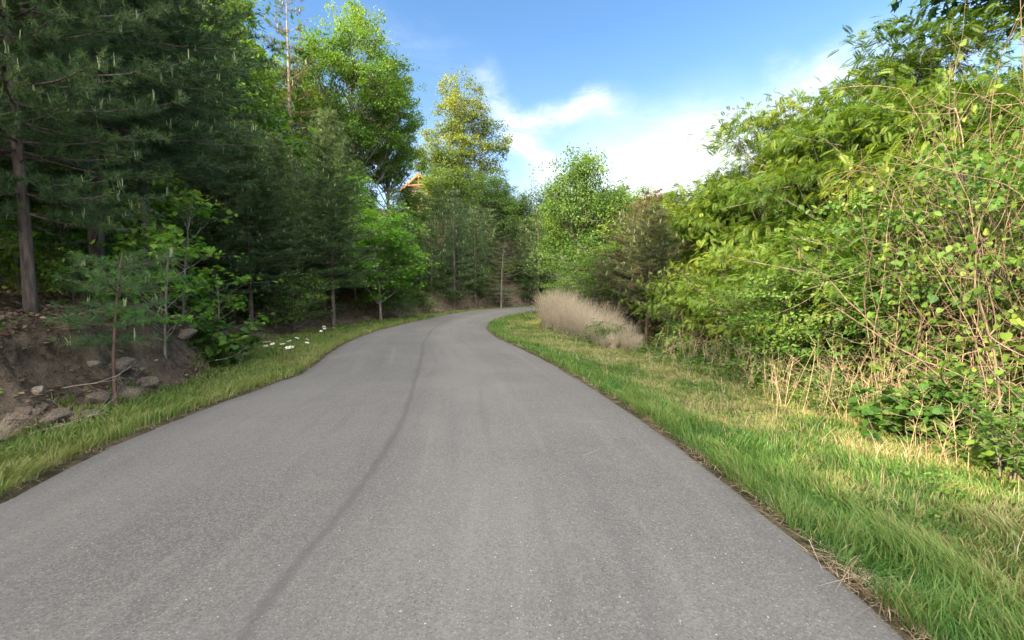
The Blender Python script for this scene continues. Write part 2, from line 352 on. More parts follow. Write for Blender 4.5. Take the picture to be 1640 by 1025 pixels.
def road_mat():
    m_, t = new_mat('asphalt')
    al = t.n('ShaderNodeAttribute', attribute_name='along').outputs['Fac']
    g = t.n('ShaderNodeNewGeometry').outputs['Position']
    seam = t.n('ShaderNodeAttribute', attribute_name='seam').outputs['Fac']
    ac = t.n('ShaderNodeAttribute', attribute_name='across').outputs['Fac']
    big = t.noise(g, .55, 5, .6); mid = t.noise(g, 6, 4, .6); fine = t.noise(g, 160, 2, .7)
    vor = t.n('ShaderNodeTexVoronoi', {'Vector': g, 'Scale': 95.0}); vd = vor.outputs['Distance']; vc = t.n('ShaderNodeSeparateColor', {0: vor.outputs['Color']}).outputs[0]
    base = t.mix(t.smooth(vc, 0, 1), (.066, .067, .064), (.168, .168, .160))
    base = t.mix(t.smooth(fine, .35, .75, 0, .8), base, (.185, .184, .180))
    base = t.mix(t.smooth(vd, .30, .62, 0, .35), base, (.07, .068, .07))
    # mottling, polished wheel paths
    base = t.mix(t.smooth(big, .35, .7, 0, .35), base, (.195, .193, .187))
    base = t.mix(t.smooth(mid, .4, .75, 0, .12), base, (.10, .098, .10))
    wp = t.m('SINE', t.m('MULTIPLY', ac, 2*math.pi*2)); base = t.mix(t.smooth(wp, -.2, 1.0, 0, .20), base, (.215, .212, .206))
    cv = t.n('ShaderNodeCombineXYZ', {0: t.m('MULTIPLY', ac, 26.0), 1: t.m('MULTIPLY', al, .22)}).outputs[0]
    sk = t.noise(cv, 1.0, 5, .6)
    base = t.mix(t.smooth(sk, .50, .72, 0, .30), base, (.085, .085, .087)); base = t.mix(t.smooth(sk, .46, .28, 0, .22), base, (.23, .226, .218))
    edge = t.smooth(t.m('ABSOLUTE', t.m('SUBTRACT', ac, .5)), .42, .5, 0, .35); base = t.mix(edge, base, (.10, .10, .10))
    # pale chips
    v2 = t.n('ShaderNodeTexVoronoi', {'Vector': g, 'Scale': 26.0}); chip = t.m('MULTIPLY', t.m('LESS_THAN', v2.outputs['Distance'], .11), t.m('GREATER_THAN', t.n('ShaderNodeSeparateColor', {0: v2.outputs['Color']}).outputs[1], .88))
    v3 = t.n('ShaderNodeTexVoronoi', {'Vector': g, 'Scale': 55.0}); ch3 = t.m('MULTIPLY', t.m('LESS_THAN', v3.outputs['Distance'], .26), t.m('GREATER_THAN', t.n('ShaderNodeSeparateColor', {0: v3.outputs['Color']}).outputs[1], .70))
    base = t.mix(t.m('MULTIPLY', ch3, .55), base, (.30, .295, .275)); dk3 = t.m('MULTIPLY', t.m('LESS_THAN', v3.outputs['Distance'], .30), t.m('LESS_THAN', t.n('ShaderNodeSeparateColor', {0: v3.outputs['Color']}).outputs[0], .25))
    base = t.mix(t.m('MULTIPLY', dk3, .5), base, (.045, .045, .045)); base = t.mix(chip, base, (.45, .44, .41))
    # paving joint: two passes of the paver meet in a slightly darker, coarser line
    sn = t.m('ADD', seam, t.m('MULTIPLY', t.m('SUBTRACT', t.noise(g, 2.2, 4), .5), .10)); sn = t.m('ADD', sn, t.m('MULTIPLY', t.m('SUBTRACT', t.noise(g, 40, 3), .5), .06))
    line = t.smooth(t.m('ABSOLUTE', sn), .065, .0, 0, .60); halo = t.smooth(t.m('ABSOLUTE', t.m('SUBTRACT', sn, -.05)), .4, .0, 0, .12)
    base = t.mix(line, base, (.075, .073, .077)); base = t.mix(halo, base, (.10, .098, .10))
    h = t.m('ADD', t.m('MULTIPLY', vd, .6), fine)
    bp = t.n('ShaderNodeBump', {'Strength': .55, 'Distance': .006, 'Height': h})
    p = t.n('ShaderNodeBsdfPrincipled', {'Base Color': base, 'Roughness': .82, 'Specular IOR Level': .35, 'Normal': bp.outputs[0]})
    t.n('ShaderNodeOutputMaterial', {'Surface': p.outputs[0]}); return m_
def ground_mat():
    m_, t = new_mat('earth')
    g = t.n('ShaderNodeNewGeometry').outputs['Position']
    dirt = t.n('ShaderNodeAttribute', attribute_name='dirt').outputs['Fac']
    forest = t.n('ShaderNodeAttribute', attribute_name='forest').outputs['Fac']
    n1 = t.noise(g, 1.6, 8, .66); n2 = t.noise(g, 7, 6, .65); n3 = t.noise(g, 45, 4, .7)
    grass = t.mix(t.smooth(n2, .3, .7), (.065, .095, .030), (.17, .16, .075))
    grass = t.mix(t.smooth(n3, .45, .75, 0, .7), grass, (.22, .17, .10))
    cl = t.mix(t.smooth(n1, .35, .65), (.085, .066, .052), (.225, .180, .140))
    cl = t.mix(t.smooth(n2, .4, .72, 0, .75), cl, (.33, .275, .21)); cl = t.mix(t.smooth(n3, .5, .75, 0, .5), cl, (.07, .045, .032))
    fl = t.mix(t.smooth(n2, .3, .7), (.075, .048, .030), (.19, .125, .08)); fl = t.mix(t.smooth(n3, .5, .7, 0, .5), fl, (.28, .19, .12))
    c = t.mix(dirt, grass, cl); c = t.mix(forest, c, fl)
    hh = t.m('ADD', t.m('MULTIPLY', n2, 2.0), n3)
    bp = t.n('ShaderNodeBump', {'Strength': 1.0, 'Distance': .09, 'Height': hh})
    p = t.n('ShaderNodeBsdfPrincipled', {'Base Color': c, 'Roughness': .95, 'Specular IOR Level': .1, 'Normal': bp.outputs[0]})
    t.n('ShaderNodeOutputMaterial', {'Surface': p.outputs[0]}); return m_

# ------------------------------------------------------------------ ground and road
def axis_pts(lo, hi, near, n, step_c):
    """coordinates that are dense around `near` and spread out to the horizon"""
    u = np.linspace(-1, 1, n); k = 6.4
    s = np.sinh(k*u)/np.sinh(k)
    return near+np.where(s < 0, s*(near-lo), s*(hi-near))
xs = axis_pts(-600, 600, -5.0, 560, .05); ys = axis_pts(-600, 600, 7, 560, .05)
gx, gy = np.meshgrid(xs, ys, indexing='ij')
gz, gdl, gdr, gwv, gbw = terrain(gx, gy)
n0, n1_ = gx.shape; idx = np.arange(n0*n1_).reshape(n0, n1_)
quads = np.stack([idx[:-1, :-1], idx[1:, :-1], idx[1:, 1:], idx[:-1, 1:]], -1).reshape(-1, 4)
t_ = (gdl-gwv)
dirt = sstep((t_+.15)/.3)*(1-sstep((t_-gbw-.5)/1.2)); dirt = np.maximum(dirt, .7*sstep((.10-np.maximum(gdl, gdr))/.1))
dirt = np.clip(dirt+.5*fbm(gx*1.5, gy*1.5, 3, 77)*(t_ > -.6), 0, 1)*(np.maximum(gdl, gdr) > -1)
forest = np.maximum(sstep((t_-gbw-.3)/1.5), sstep((gdr-3.6)/1.5))
gme = mesh_np('ground', np.stack([gx, gy, gz], -1).reshape(-1, 3), [quads], ground_mat(), None, {'dirt': dirt.ravel(), 'forest': forest.ravel()}, True)
tag(link('ground', gme), kind='structure')

NA, NL = 49, 900
L_, R_ = LE.copy(), RE.copy()
nL = .09*fbm(L_[:, 0]*3+L_[:, 1]*3, L_[:, 1]*2, 4, 5); nR = .09*fbm(R_[:, 0]*3+R_[:, 1]*3, R_[:, 1]*2, 4, 8)
sidev = unit(np.stack([R_[:, 0]-L_[:, 0], R_[:, 1]-L_[:, 1]], -1))
# match stations across the road: pair by normalised arc length is poor in the bend, so pair each left point with the closest right point monotonically
def pair(L, Rr):
    out = []; k = 0
    for p in L:
        seg = Rr[k:k+60]; j = int(((seg-p)**2).sum(1).argmin()); k = k+j; out.append(Rr[k])
    return np.array(out)
Rm = pair(L_, R_); ker = np.ones(31)/31
Rm = np.stack([np.convolve(np.pad(Rm[:, i], 15, mode='edge'), ker, 'valid') for i in (0, 1)], -1)
# pull the smoothed stations back onto the true edge
for i in range(len(Rm)):
    d = RE-Rm[i]; Rm[i] = RE[(d**2).sum(1).argmin()]
L2 = L_-sidev*nL[:, None]; R2 = Rm+sidev*nR[:, None]
aa = np.linspace(0, 1, NA)
rx = L2[:, 0][:, None]*(1-aa)+R2[:, 0][:, None]*aa; ry = L2[:, 1][:, None]*(1-aa)+R2[:, 1][:, None]*aa
rz = road_z(ry)+.012+.05*(1-(2*aa-1)**2)[None]*1.0
rz[:, 0] -= .05; rz[:, -1] -= .05
SP = [ground_pt(*p) for p in ((395, 1025), (470, 930), (560, 815), (610, 745), (645, 680), (664, 620), (675, 575), (682, 545), (700, 525), (735, 508), (790, 497), (850, 494))]
SP = [(-.6, -40), (-.85, 0)]+SP+[(10, SP[-1][1]+.8), (30, SP[-1][1])]
SE = resample(SP, 600)
seam = poly_sd(SE, rx, ry)
ridx = np.arange(rx.size).reshape(rx.shape)
rq = np.stack([ridx[:-1, :-1], ridx[:-1, 1:], ridx[1:, 1:], ridx[1:, :-1]], -1).reshape(-1, 4)
rme = mesh_np('road', np.stack([rx, ry, rz], -1).reshape(-1, 3), [rq], road_mat(), None, {'seam': seam, 'across': np.broadcast_to(aa, rx.shape).ravel(), 'along': np.broadcast_to(np.arange(NL)[:, None]*.2, rx.shape).ravel()}, True)
tag(link('road', rme), kind='structure')

# ------------------------------------------------------------------ tree prototypes
def trunk_path(Ht, wob, rng, n=14, lean=0.0):
    t = np.linspace(0, 1, n); a = rng.uniform(0, 6.28)
    x = wob*np.cumsum(rng.normal(0, 1, n))/n+lean*t*t*math.cos(a); y = wob*np.cumsum(rng.normal(0, 1, n))/n+lean*t*t*math.sin(a)
    x -= x[0]; y -= y[0]
    return np.stack([x, y, t*Ht], -1)
def at_path(P, t):
    i = np.clip(t*(len(P)-1), 0, len(P)-1.001); k = int(i); return P[k]+(P[k+1]-P[k])*(i-k)
def make_broad(seed, Ht=10, Rc=3.2, base=.25, nc=42, ns=12, nlf=46, leaf=.14, flat=.7, mat='broad', bark='bark_grey', tmpl=KITE,
               r0=None, spread=.30, shell=2.0, top_pow=1.0, lean=0.3, clump=.27, comp=False, tvar=.16, upb=.9, stems=1):
    rng = np.random.default_rng(seed); gb, gl = Geo(), Geo()
    r0 = r0 or .018*Ht+.02
    P = trunk_path(Ht*.9, .35*Ht/8, rng, lean=lean)
    P[0, 2] = -.4
    rr = r0*(1-np.linspace(0, 1, len(P)))**.8+.012; rr[0] *= 1.35
    tube(gb, P, rr, 9)
    for s in range(stems-1):
        a = rng.uniform(0, 6.28); tip = np.array([math.cos(a)*Rc*.55, math.sin(a)*Rc*.55, Ht*rng.uniform(.6, .85)])
        Q = bez(np.array([.1*math.cos(a), .1*math.sin(a), -.3]), np.array([.3*math.cos(a), .3*math.sin(a), Ht*.45]), tip, 10)
        tube(gb, Q, r0*.7*(1-np.linspace(0, 1, 10)*.85), 7)
    hc = Ht*(base+1)/2; hv = Ht*(1-base)/2
    ph = rng.uniform(0, 6.28, 4)
    C = []
    tries = 0
    while len(C) < nc and tries < 4000:
        tries += 1
        v = unit(rng.normal(0, 1, 3)); r = rng.uniform(0, 1)**(1/shell)
        az = math.atan2(v[1], v[0]); lump = 1+.20*math.sin(2*az+ph[0])+.14*math.sin(3*az+ph[1]+3*v[2])+.10*math.sin(5*v[2]+ph[2])
        hz = v[2]*r
        wid = Rc*lump*(1-.35*max(0, hz)**top_pow)
        c = np.array([v[0]*r*wid, v[1]*r*wid, hc+hz*hv*(1+.06*math.sin(4*az+ph[3]))])
        if all(((c-q)**2*[1, 1, 1.6]).sum() > (Rc*spread)**2 for q in C): C.append(c)
    for c in C:
        rc = Rc*clump*rng.uniform(.75, 1.3)
        hd = math.hypot(c[0], c[1]); z0 = np.clip(c[2]-hd*rng.uniform(.5, .9)-.04*Ht, base*Ht*.55, Ht*.85)
        A = at_path(P, z0/(Ht*.9)); B = (A+c)/2+np.array([0, 0, -.12*hd])+rng.normal(0, .05*Rc, 3)
        Q = bez(A, B, c, 8)+np.r_[np.zeros((1, 3)), rng.normal(0, .012*Rc, (6, 3)), np.zeros((1, 3))]
        rl = r0*.42*(1-.8*z0/Ht)+.008
        tube(gb, Q, np.linspace(rl, rl*.28, 8), 6)
        S = c+rng.normal(0, 1, (ns, 3))*rc*[.72, .72, .72*flat]
        out = unit(c-np.array([P[7, 0], P[7, 1], hc-.3*hv]))
        S = S+out*rc*.25
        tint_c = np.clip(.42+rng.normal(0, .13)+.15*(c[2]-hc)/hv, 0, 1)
        for s_ in S:
            a0 = Q[rng.integers(4, 8)]
            tube(gb, bez(a0, (a0+s_)/2+[0, 0, -.05*rc], s_, 4), np.linspace(rl*.25+.003, .003, 4), 3)
            rs = rc*rng.uniform(.30, .48); n = max(3, int(nlf*rng.uniform(.6, 1.3)))
            pts = s_+rng.normal(0, 1, (n, 3))*rs*[1, 1, flat*.75]
            o2 = unit(pts-a0)
            nrm = unit(o2*.5+np.array([0, 0, upb])+rng.normal(0, .45, (n, 3)))
            dr_ = unit(o2*.8+rng.normal(0, .6, (n, 3))+np.array([0, 0, -.35]))
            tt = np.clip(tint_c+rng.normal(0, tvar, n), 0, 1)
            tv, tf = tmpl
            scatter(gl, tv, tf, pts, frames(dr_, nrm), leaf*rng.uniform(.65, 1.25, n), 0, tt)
    return {'H': Ht, 'parts': [('trunk', gb.mesh('trunk', M[bark], True)), ('crown', gl.mesh('crown', M[mat]))]}
def make_pine(seed, Ht=11, Rc=2.6, base=.2, whorls=34, per=5, mat='needle', bark='bark_pine', dens=1.0, nl=.13, nw=1.0, candles=True,
              dead=10, droop=.10, r0=None, sparse=0.0, nper=15, pw=.75, rust=0.0, deadmat='needle_dead', candp=.13):
    rng = np.random.default_rng(seed); gb, gl = Geo(), Geo()
    r0 = r0 or .013*Ht+.02
    P = trunk_path(Ht, .15*Ht/8, rng, 18, lean=.25); P[0, 2] = -.4
    rr = r0*(1-np.linspace(0, 1, 18))**.9+.008; rr[0] *= 1.25
    tube(gb, P, rr, 9)
    for k in range(dead):                                             # bare dead limbs under the crown
        t = rng.uniform(.08, max(base, .15)+.12); a = rng.uniform(0, 6.28); A = at_path(P, t); L = rng.uniform(.4, 1.3)*Rc/2.6
        tip = A+[math.cos(a)*L, math.sin(a)*L, rng.uniform(-.2, .15)]
        Q = bez(A, (A+tip)/2+[0, 0, .08], tip, 5); tube(gb, Q, np.linspace(.014, .004, 5), 4)
        for j in range(3):
            b = Q[rng.integers(2, 5)]; tube(gb, np.stack([b, b+rng.normal(0, .16, 3)]), [.004, .002], 3)
    tp, td, tt, cp = [], [], [], []
    for wi in range(whorls):
        t = base+(1-base)*(max(0.0, wi+rng.uniform(-.3, .3))/whorls)**.95; t = min(max(t, .02), .985)
        s = min(max((t-base)/(1-base), 0), 1)
        prof = Rc*((1-s)**pw)*(.55+.45*min(1, s/.25+.25))
        for j in range(per):
            if rng.random() < sparse: continue
            a = 2*math.pi*(j/per)+wi*1.1+rng.normal(0, .25); L = prof*rng.uniform(.65, 1.12)+.12
            A = at_path(P, t); dx = np.array([math.cos(a), math.sin(a), 0])
            rise = rng.uniform(.0, .22)+.5*s; tip = A+dx*L+np.array([0, 0, L*(rise-droop)])
            Q = bez(A, (A+tip)/2+[0, 0, -.10*L], tip, 7); rl = .004+.0075*L
            tube(gb, Q, np.linspace(rl, .004, 7), 5)
            ntw = int((3+L*4.5)*dens); sidev_ = np.array([-dx[1], dx[0], 0])
            isr = rng.random() < rust
            for q in range(ntw+1):
                u = 1.0 if q == ntw else rng.uniform(.08, 1)
                b = bez(A, (A+tip)/2+[0, 0, -.10*L], tip, 2)[0]*0+(1-u)**2*A+2*u*(1-u)*((A+tip)/2+[0, 0, -.10*L])+u*u*tip
                sd = rng.choice([-1, 1]); tl = (.16+.34*L*(1.05-u)*.6)*rng.uniform(.7, 1.3)
                d = unit(dx*rng.uniform(.4, 1.0)+sidev_*sd*(rng.uniform(.3, 1.0) if q < ntw else .1)+np.array([0, 0, rng.uniform(-.05, .35)]))
                e = b+d*tl; tube(gb, np.stack([b, e]), [.004, .002], 3)
                m_ = max(2, int(tl/.075)); f = np.linspace(.25, 1, m_)[:, None]
                tp.append(b+(e-b)*f); td.append(np.repeat(d[None], m_, 0))
                tt.append(np.full(m_, -1.0 if isr else np.clip(.35+rng.normal(0, .16)+.25*s, 0, 1)))
                if candles and rng.random() < candp: cp.append(e)
    tp, td, tt = np.concatenate(tp), np.concatenate(td), np.concatenate(tt)
    tp = np.repeat(tp, nper, 0); td = np.repeat(td, nper, 0); tt = np.repeat(tt, nper)
    n = len(tp); d = unit(td*.75+rng.normal(0, .62, (n, 3))+[0, 0, .12])
    fr = frames(d, rng.normal(0, 1, (n, 3))); sc = nl*rng.uniform(.7, 1.2, n)
    tv = NEEDLE[0]*[nw, 1, 1]
    for isr in (False, True):
        mk = (tt < 0) if isr else (tt >= 0)
        if mk.any(): scatter(gl, tv, NEEDLE[1], tp[mk], fr[mk], sc[mk], 2 if isr else 0, np.clip(np.abs(tt[mk])*(0.5 if isr else 1)+rng.normal(0, .08, mk.sum()), 0, 1))
    if cp:
        cp = np.array(cp); m_ = len(cp); k = 3
        cpos = np.repeat(cp, k, 0)+rng.normal(0, .018, (m_*k, 3)); L = nl*rng.uniform(.5, 1.35, m_*k)
        cd = unit(np.array([0, 0, 1.0])+rng.normal(0, .14, (m_*k, 3)))
        pr = np.array([[.09, 0, 0], [-.05, 0, .08], [-.05, 0, -.08], [.05, .8, 0], [-.03, .8, .045], [-.03, .8, -.045], [0, 1.0, 0]])
        pf = np.array([[0, 1, 4], [0, 4, 3], [1, 2, 5], [1, 5, 4], [2, 0, 3], [2, 3, 5], [3, 4, 6], [4, 5, 6], [5, 3, 6]])
        scatter(gl, pr, pf, cpos, frames(cd, rng.normal(0, 1, (m_*k, 3))), L, 1, rng.uniform(0, 1, m_*k))
    return {'H': Ht, 'parts': [('trunk', gb.mesh('trunk', M[bark], True)), ('crown', gl.mesh('crown', [M[mat], M['candle'], M[deadmat]]))]}
def make_bare(seed, Ht=8, mat='deadwood', depth=4, r0=.07, sp=.55):
    rng = np.random.default_rng(seed); gb = Geo()
    def grow(a, d, L, r, k):
        tip = a+d*L; mid = (a+tip)/2+rng.normal(0, .05*L, 3)
        Q = bez(a, mid, tip, 6); tube(gb, Q, np.linspace(r, r*.55, 6), 6 if k > 2 else 4)
        if k == 0: return
        for _ in range(rng.integers(2, 4)):
            nd = unit(d+rng.normal(0, sp, 3)+[0, 0, .18]); grow(Q[rng.integers(2, 6)] if rng.random() < .4 else tip, nd, L*rng.uniform(.5, .8), r*.55, k-1)
    grow(np.array([0, 0, -.3]), np.array([0, 0, 1.0]), Ht*.42, r0, depth)
    return {'H': Ht, 'parts': [('trunk', gb.mesh('trunk', M[mat], True))]}
def make_bush(seed, Ht=1.2, Rc=.9, n_st=10, nl=900, leaf=.09, mat='shrub', tmpl=OVAL, bark='bark_grey', flat=.6):
    """low shrub: arching stems from the root, leaves in sprays along them"""
    rng = np.random.default_rng(seed); gb, gl = Geo(), Geo()
    for s in range(n_st):
        a = rng.uniform(0, 6.28); r = Rc*rng.uniform(.2, 1); h = Ht*rng.uniform(.5, 1.05)*(1-.35*(r/Rc)**2)
        tip = np.array([math.cos(a)*r, math.sin(a)*r, h]); A = np.array([.06*math.cos(a), .06*math.sin(a), -.15])
        Q = bez(A, np.array([tip[0]*.25, tip[1]*.25, h*.9]), tip, 9); tube(gb, Q, np.linspace(.011, .003, 9), 4)
        for k in range(7):
            b = Q[rng.integers(3, 9)]; e = b+rng.normal(0, 1, 3)*[.22, .22, .12]*Rc+[0, 0, .05]
            tube(gb, np.stack([b, e]), [.004, .002], 3)
            n = max(3, int(nl/(n_st*7))); f = rng.uniform(0, 1.1, n)[:, None]
            pts = b+(e-b)*f+rng.normal(0, .055*Rc+.01, (n, 3))*[1, 1, flat]
            nrm = unit(np.array([0, 0, 1.0])+rng.normal(0, .4, (n, 3))); d = unit((e-b)+rng.normal(0, .25, (n, 3)))
            d = unit(unit(e-b)*.5+rng.normal(0, .7, (n, 3))*[1, 1, .4]+[0, 0, -.15])
            scatter(gl, *tmpl, pts, frames(d, nrm), leaf*rng.uniform(.6, 1.3, n), 0, np.clip(.45+rng.normal(0, .12)+rng.normal(0, .15, n), 0, 1))
    return {'H': Ht, 'parts': [('stem', gb.mesh('stem', M[bark], True)), ('foliage', gl.mesh('foliage', M[mat]))]}

PINE = [make_pine(11, 11, 3.0, .13, 40, 6, nper=20, nw=1.8, r0=.10, dens=1.4), make_pine(12, 11, 2.7, .2, 38, 6, nper=20, nw=1.8, r0=.10, dens=1.4, candp=.13), make_pine(13, 11, 2.4, .28, 34, 6, nper=20, nw=1.8, r0=.10, dens=1.4, candp=.10)]
PINE_FAR = [make_pine(21, 10, 2.5, .10, 24, 5, nl=.20, nper=13, dens=.9, nw=1.5), make_pine(22, 10, 2.2, .22, 22, 5, nl=.20, nper=13, dens=.9, nw=1.5), make_pine(23, 10, 1.9, .12, 24, 5, nl=.2, nper=13, dens=.9, nw=1.5)]
BROAD = [make_broad(31, 10, 2.8, .22, 46, 12, 40, .17), make_broad(32, 10, 2.4, .30, 40, 12, 40, .17), make_broad(33, 10, 3.1, .15, 52, 12, 40, .17)]
POPLAR = make_broad(41, 20, 5.0, .30, 105, 12, 36, .25, mat='poplar', spread=.22, clump=.155, shell=2.8, r0=.26, top_pow=2.0)
POPLAR2 = make_broad(42, 20, 4.4, .25, 90, 12, 36, .25, mat='poplar', spread=.22, clump=.165, shell=2.6, r0=.24, top_pow=2.0)
GOLD = make_broad(43, 18, 4.0, .22, 76, 12, 30, .24, mat='gold', spread=.25, clump=.19, shell=2.4, r0=.22)
WALNUT = [make_broad(51, 8, 3.2, .2, 58, 11, 28, .27, flat=.34, mat='walnut', tmpl=COMP, spread=.27, clump=.22, lean=.6, upb=1.1, r0=.10),
          make_broad(52, 8, 2.8, .15, 54, 11, 28, .27, flat=.34, mat='walnut', tmpl=COMP, spread=.27, clump=.23, lean=.4, upb=1.1, r0=.09)]
MAPLE = make_broad(61, 3.2, 1.1, .25, 24, 5, 7, .14, flat=.28, mat='maple', tmpl=LOBED, spread=.34, clump=.30, r0=.025, upb=1.3, tvar=.2)
MAPLE_BIG = make_broad(62, 7, 2.2, .2, 46, 9, 20, .17, flat=.45, mat='maple', tmpl=LOBED, spread=.28, clump=.26, r0=.07, upb=1.2)
OAK = make_broad(63, 9, 2.6, .66, 46, 9, 22, .16, flat=.7, mat='oak', tmpl=LOBED, spread=.28, clump=.24, r0=.14)
SHRUBT = make_broad(64, 3.5, 1.9, .14, 40, 10, 30, .085, flat=.30, mat='shrub', tmpl=OVAL, spread=.31, clump=.25, r0=.04, stems=4, upb=1.2, shell=2.6, tvar=.2)
SHRUBT2 = make_broad(65, 3.5, 1.8, .16, 34, 10, 13, .22, flat=.28, shell=2.8, mat='walnut', tmpl=COMP, spread=.34, clump=.28, r0=.04, stems=3, upb=1.3)
SAPPINE = make_pine(66, 2.2, .52, .42, 6, 4, mat='needle_bright', nl=.12, nper=20, nw=1.0, dens=1.5, candles=True, dead=2, r0=.020, bark='bark_red', pw=.35, candp=.07)
WARMPINE = make_pine(67, 6, 2.3, .16, 28, 6, mat='needle_warm', nl=.16, nper=22, nw=1.7, pw=.6, bark='bark_red', rust=.08, dead=24)
SUNPINE = make_pine(70, 6, 1.8, .36, 26, 4, mat='needle_olive', nl=.16, nper=22, nw=1.7, bark='bark_red', rust=.05, dead=30, r0=.085, dens=1.2, pw=.6)
DEADPINE = make_pine(68, 5, 1.9, .1, 16, 5, mat='needle_dead', nl=.12, nper=3, bark='bark_grey', candles=False, dens=.6, dead=10)
PALEPINE = make_pine(69, 22, 2.6, .45, 22, 4, mat='needle_warm', nl=.30, nper=9, bark='bark_pale', sparse=.35, dead=14, r0=.20, dens=.7, pw=.5)
BUSH = [make_bush(71), make_bush(72, 1.0, 1.0, 12, 1000, .08), make_bush(73, .8, .7, 9, 700, .11, tmpl=ROUND), make_bush(74, 1.1, .8, 9, 260, .22, mat='walnut', tmpl=COMP)]
BARE = make_bare(81, 8)
TWIGGY = make_bare(82, 1.4, 'stalk', 4, .009, .5)

# ------------------------------------------------------------------ placement helpers
def x_at(px, Y): return (px-CX)/F*Y/math.cos(PITCH)
def z_at(px, py, Y): d = pix_dir(px, py); return CAMZ+d[2]*Y/d[1]
def hero(proto, name, px, Y, top, label, cat='tree', group=None, rot=None, height=None, wide=1.0, tilt=(0, 0), sink=0.0):
    x = x_at(px, Y); zg = H(x, Y)
    h = height if height else z_at(px, top, Y)-zg
    s = h/proto['H']; rot = random.uniform(0, 6.28) if rot is None else rot
    OCC.append((x, Y, h*.12))
    return place(proto, name, (x, Y, zg-sink), (s*wide, s*wide, s), rot, label, cat, group, tilt)
OCC = []

# left: the row along the bank, near to far
G_ROW = 'pines standing along the left bank'
hero(PINE[0], 'pine_tree', 50, 6.2, 0, 'dark pine with thick bent trunk rooted on top of the eroded bank at far left', 'pine', G_ROW, height=10.5, wide=.72, tilt=(0, R(-3)))
hero(PINE[1], 'pine_tree', 160, 9.0, 0, 'big dark pine with many pale candles behind the pine sapling on the bank', 'pine', G_ROW, height=13, wide=1.1)
hero(PINE[0], 'pine_tree', -60, 8.5, 0, 'dark pine whose limbs reach in from beyond the left frame edge', 'pine', G_ROW, height=12, wide=1.1)
hero(PINE[2], 'pine_tree', 235, 11.5, 0, 'blue-green pine with dense drooping crown rising above the bright young maple', 'pine', G_ROW, height=14.5, wide=.95)
hero(PINE[0], 'pine_tree', 335, 14.5, 175, 'mid-height dark pine with brown dead needle bunches right of the maple', 'pine', G_ROW, wide=1.0)
hero(PINE[1], 'pine_tree', 403, 15.5, 190, 'slim pine with paired grey trunks beside the daisy patch', 'pine', G_ROW, wide=1.2)
hero(PINE[2], 'pine_tree', 440, 17.0, 215, 'thin-trunked young pine just behind the white daisies', 'pine', G_ROW, wide=1.1)
hero(PINE[1], 'pine_tree', 535, 19.0, 178, 'straight-trunked dark pine standing alone in front of the tall yellow-green tree', 'pine', G_ROW, wide=1.0)
hero(PINE_FAR[2], 'pine_tree', 520, 21.5, 260, 'slender pine with reddish trunk close behind the straight-trunked one', 'pine', G_ROW, wide=.9)
hero(PINE_FAR[0], 'pine_tree', 480, 19.5, 250, 'low-limbed pine between the daisy patch and the straight-trunked pine', 'pine', G_ROW)
hero(MAPLE_BIG, 'maple_tree', 610, 22.5, 335, 'rounded mid-green broadleaf tree leaning over the verge left of the road', 'tree', wide=1.1)
hero(MAPLE_BIG, 'maple_tree', 570, 24.5, 330, 'dark green broadleaf tree squeezed between the straight pine and the rounded green tree', 'tree')
for px, Y, top, lab in ((650, 27, 325, 'pale-tipped pine below the cabin, left one'), (692, 29, 338, 'short pine straight below the cabin'),
                        (728, 30, 300, 'pine right of the cabin at the outer side of the bend'), (762, 32, 330, 'young pine with many candles above the green roadside bush'),
                        (632, 25.5, 300, 'dusky pine behind the rounded green tree'), (838, 37, 350, 'dusky pine at the far end of the bend'), (862, 36, 335, 'yellowish pine tip right at the end of the road')):
    hero(PINE_FAR[random.randrange(3)], 'pine_tree', px, Y, top, lab, 'pine', 'pines on the outer bank of the bend')
hero(BROAD[1], 'broadleaf_tree', 660, 38, 304, 'dense low tree hiding the foot of the cabin wall', 'tree', wide=1.2)
hero(PINE_FAR[0], 'pine_tree', 700, 39, 300, 'dark pine overlapping the right side of the cabin', 'pine')
hero(DEADPINE, 'dead_pine', 803, 32.5, 385, 'rusty brown dead pine with bare lower limbs above the outer bank', 'dead pine')
# tall trees on the hill
hero(POPLAR2, 'broadleaf_tree', 388, 27, -45, 'tall light green tree cut off by the top edge, left of the pale pine', 'tree', 'tall trees up the left hill', wide=.58)
hero(BROAD[2], 'broadleaf_tree', 300, 21, -80, 'sunlit green tree seen through gaps behind the dark pines', 'tree', 'tall trees up the left hill')
hero(POPLAR, 'tulip_tree', 572, 33, 22, 'tallest yellow-green broadleaf tree against the blue sky', 'tree', 'tall trees up the left hill', wide=.92, rot=1.1)
hero(POPLAR2, 'tulip_tree', 624, 37, 95, 'green shoulder tree at right of the tallest yellow-green tree', 'tree', 'tall trees up the left hill', wide=.75)
hero(POPLAR2, 'tulip_tree', 500, 36, 118, 'bright leafy tree between the pale pine and the tallest tree', 'tree', 'tall trees up the left hill', wide=.8)
hero(POPLAR, 'tulip_tree', 430, 33, 90, 'broad green tree in the gap left of the pale scaly trunk', 'tree', 'tall trees up the left hill', wide=.8)
hero(PALEPINE, 'scaly_pine', 474, 27, -45, 'tall thin pine with pale sunlit trunk and sparse olive crown', 'pine', 'tall trees up the left hill')
hero(GOLD, 'oak_tree', 742, 47, 118, 'golden-leaved tree standing out against blue sky right of the cabin', 'tree', 'tall trees up the left hill', wide=.92, rot=.6)
hero(BARE, 'bare_tree', 853, 44, 262, 'leafless dead tree poking above the far green treetops', 'dead tree', wide=.6)
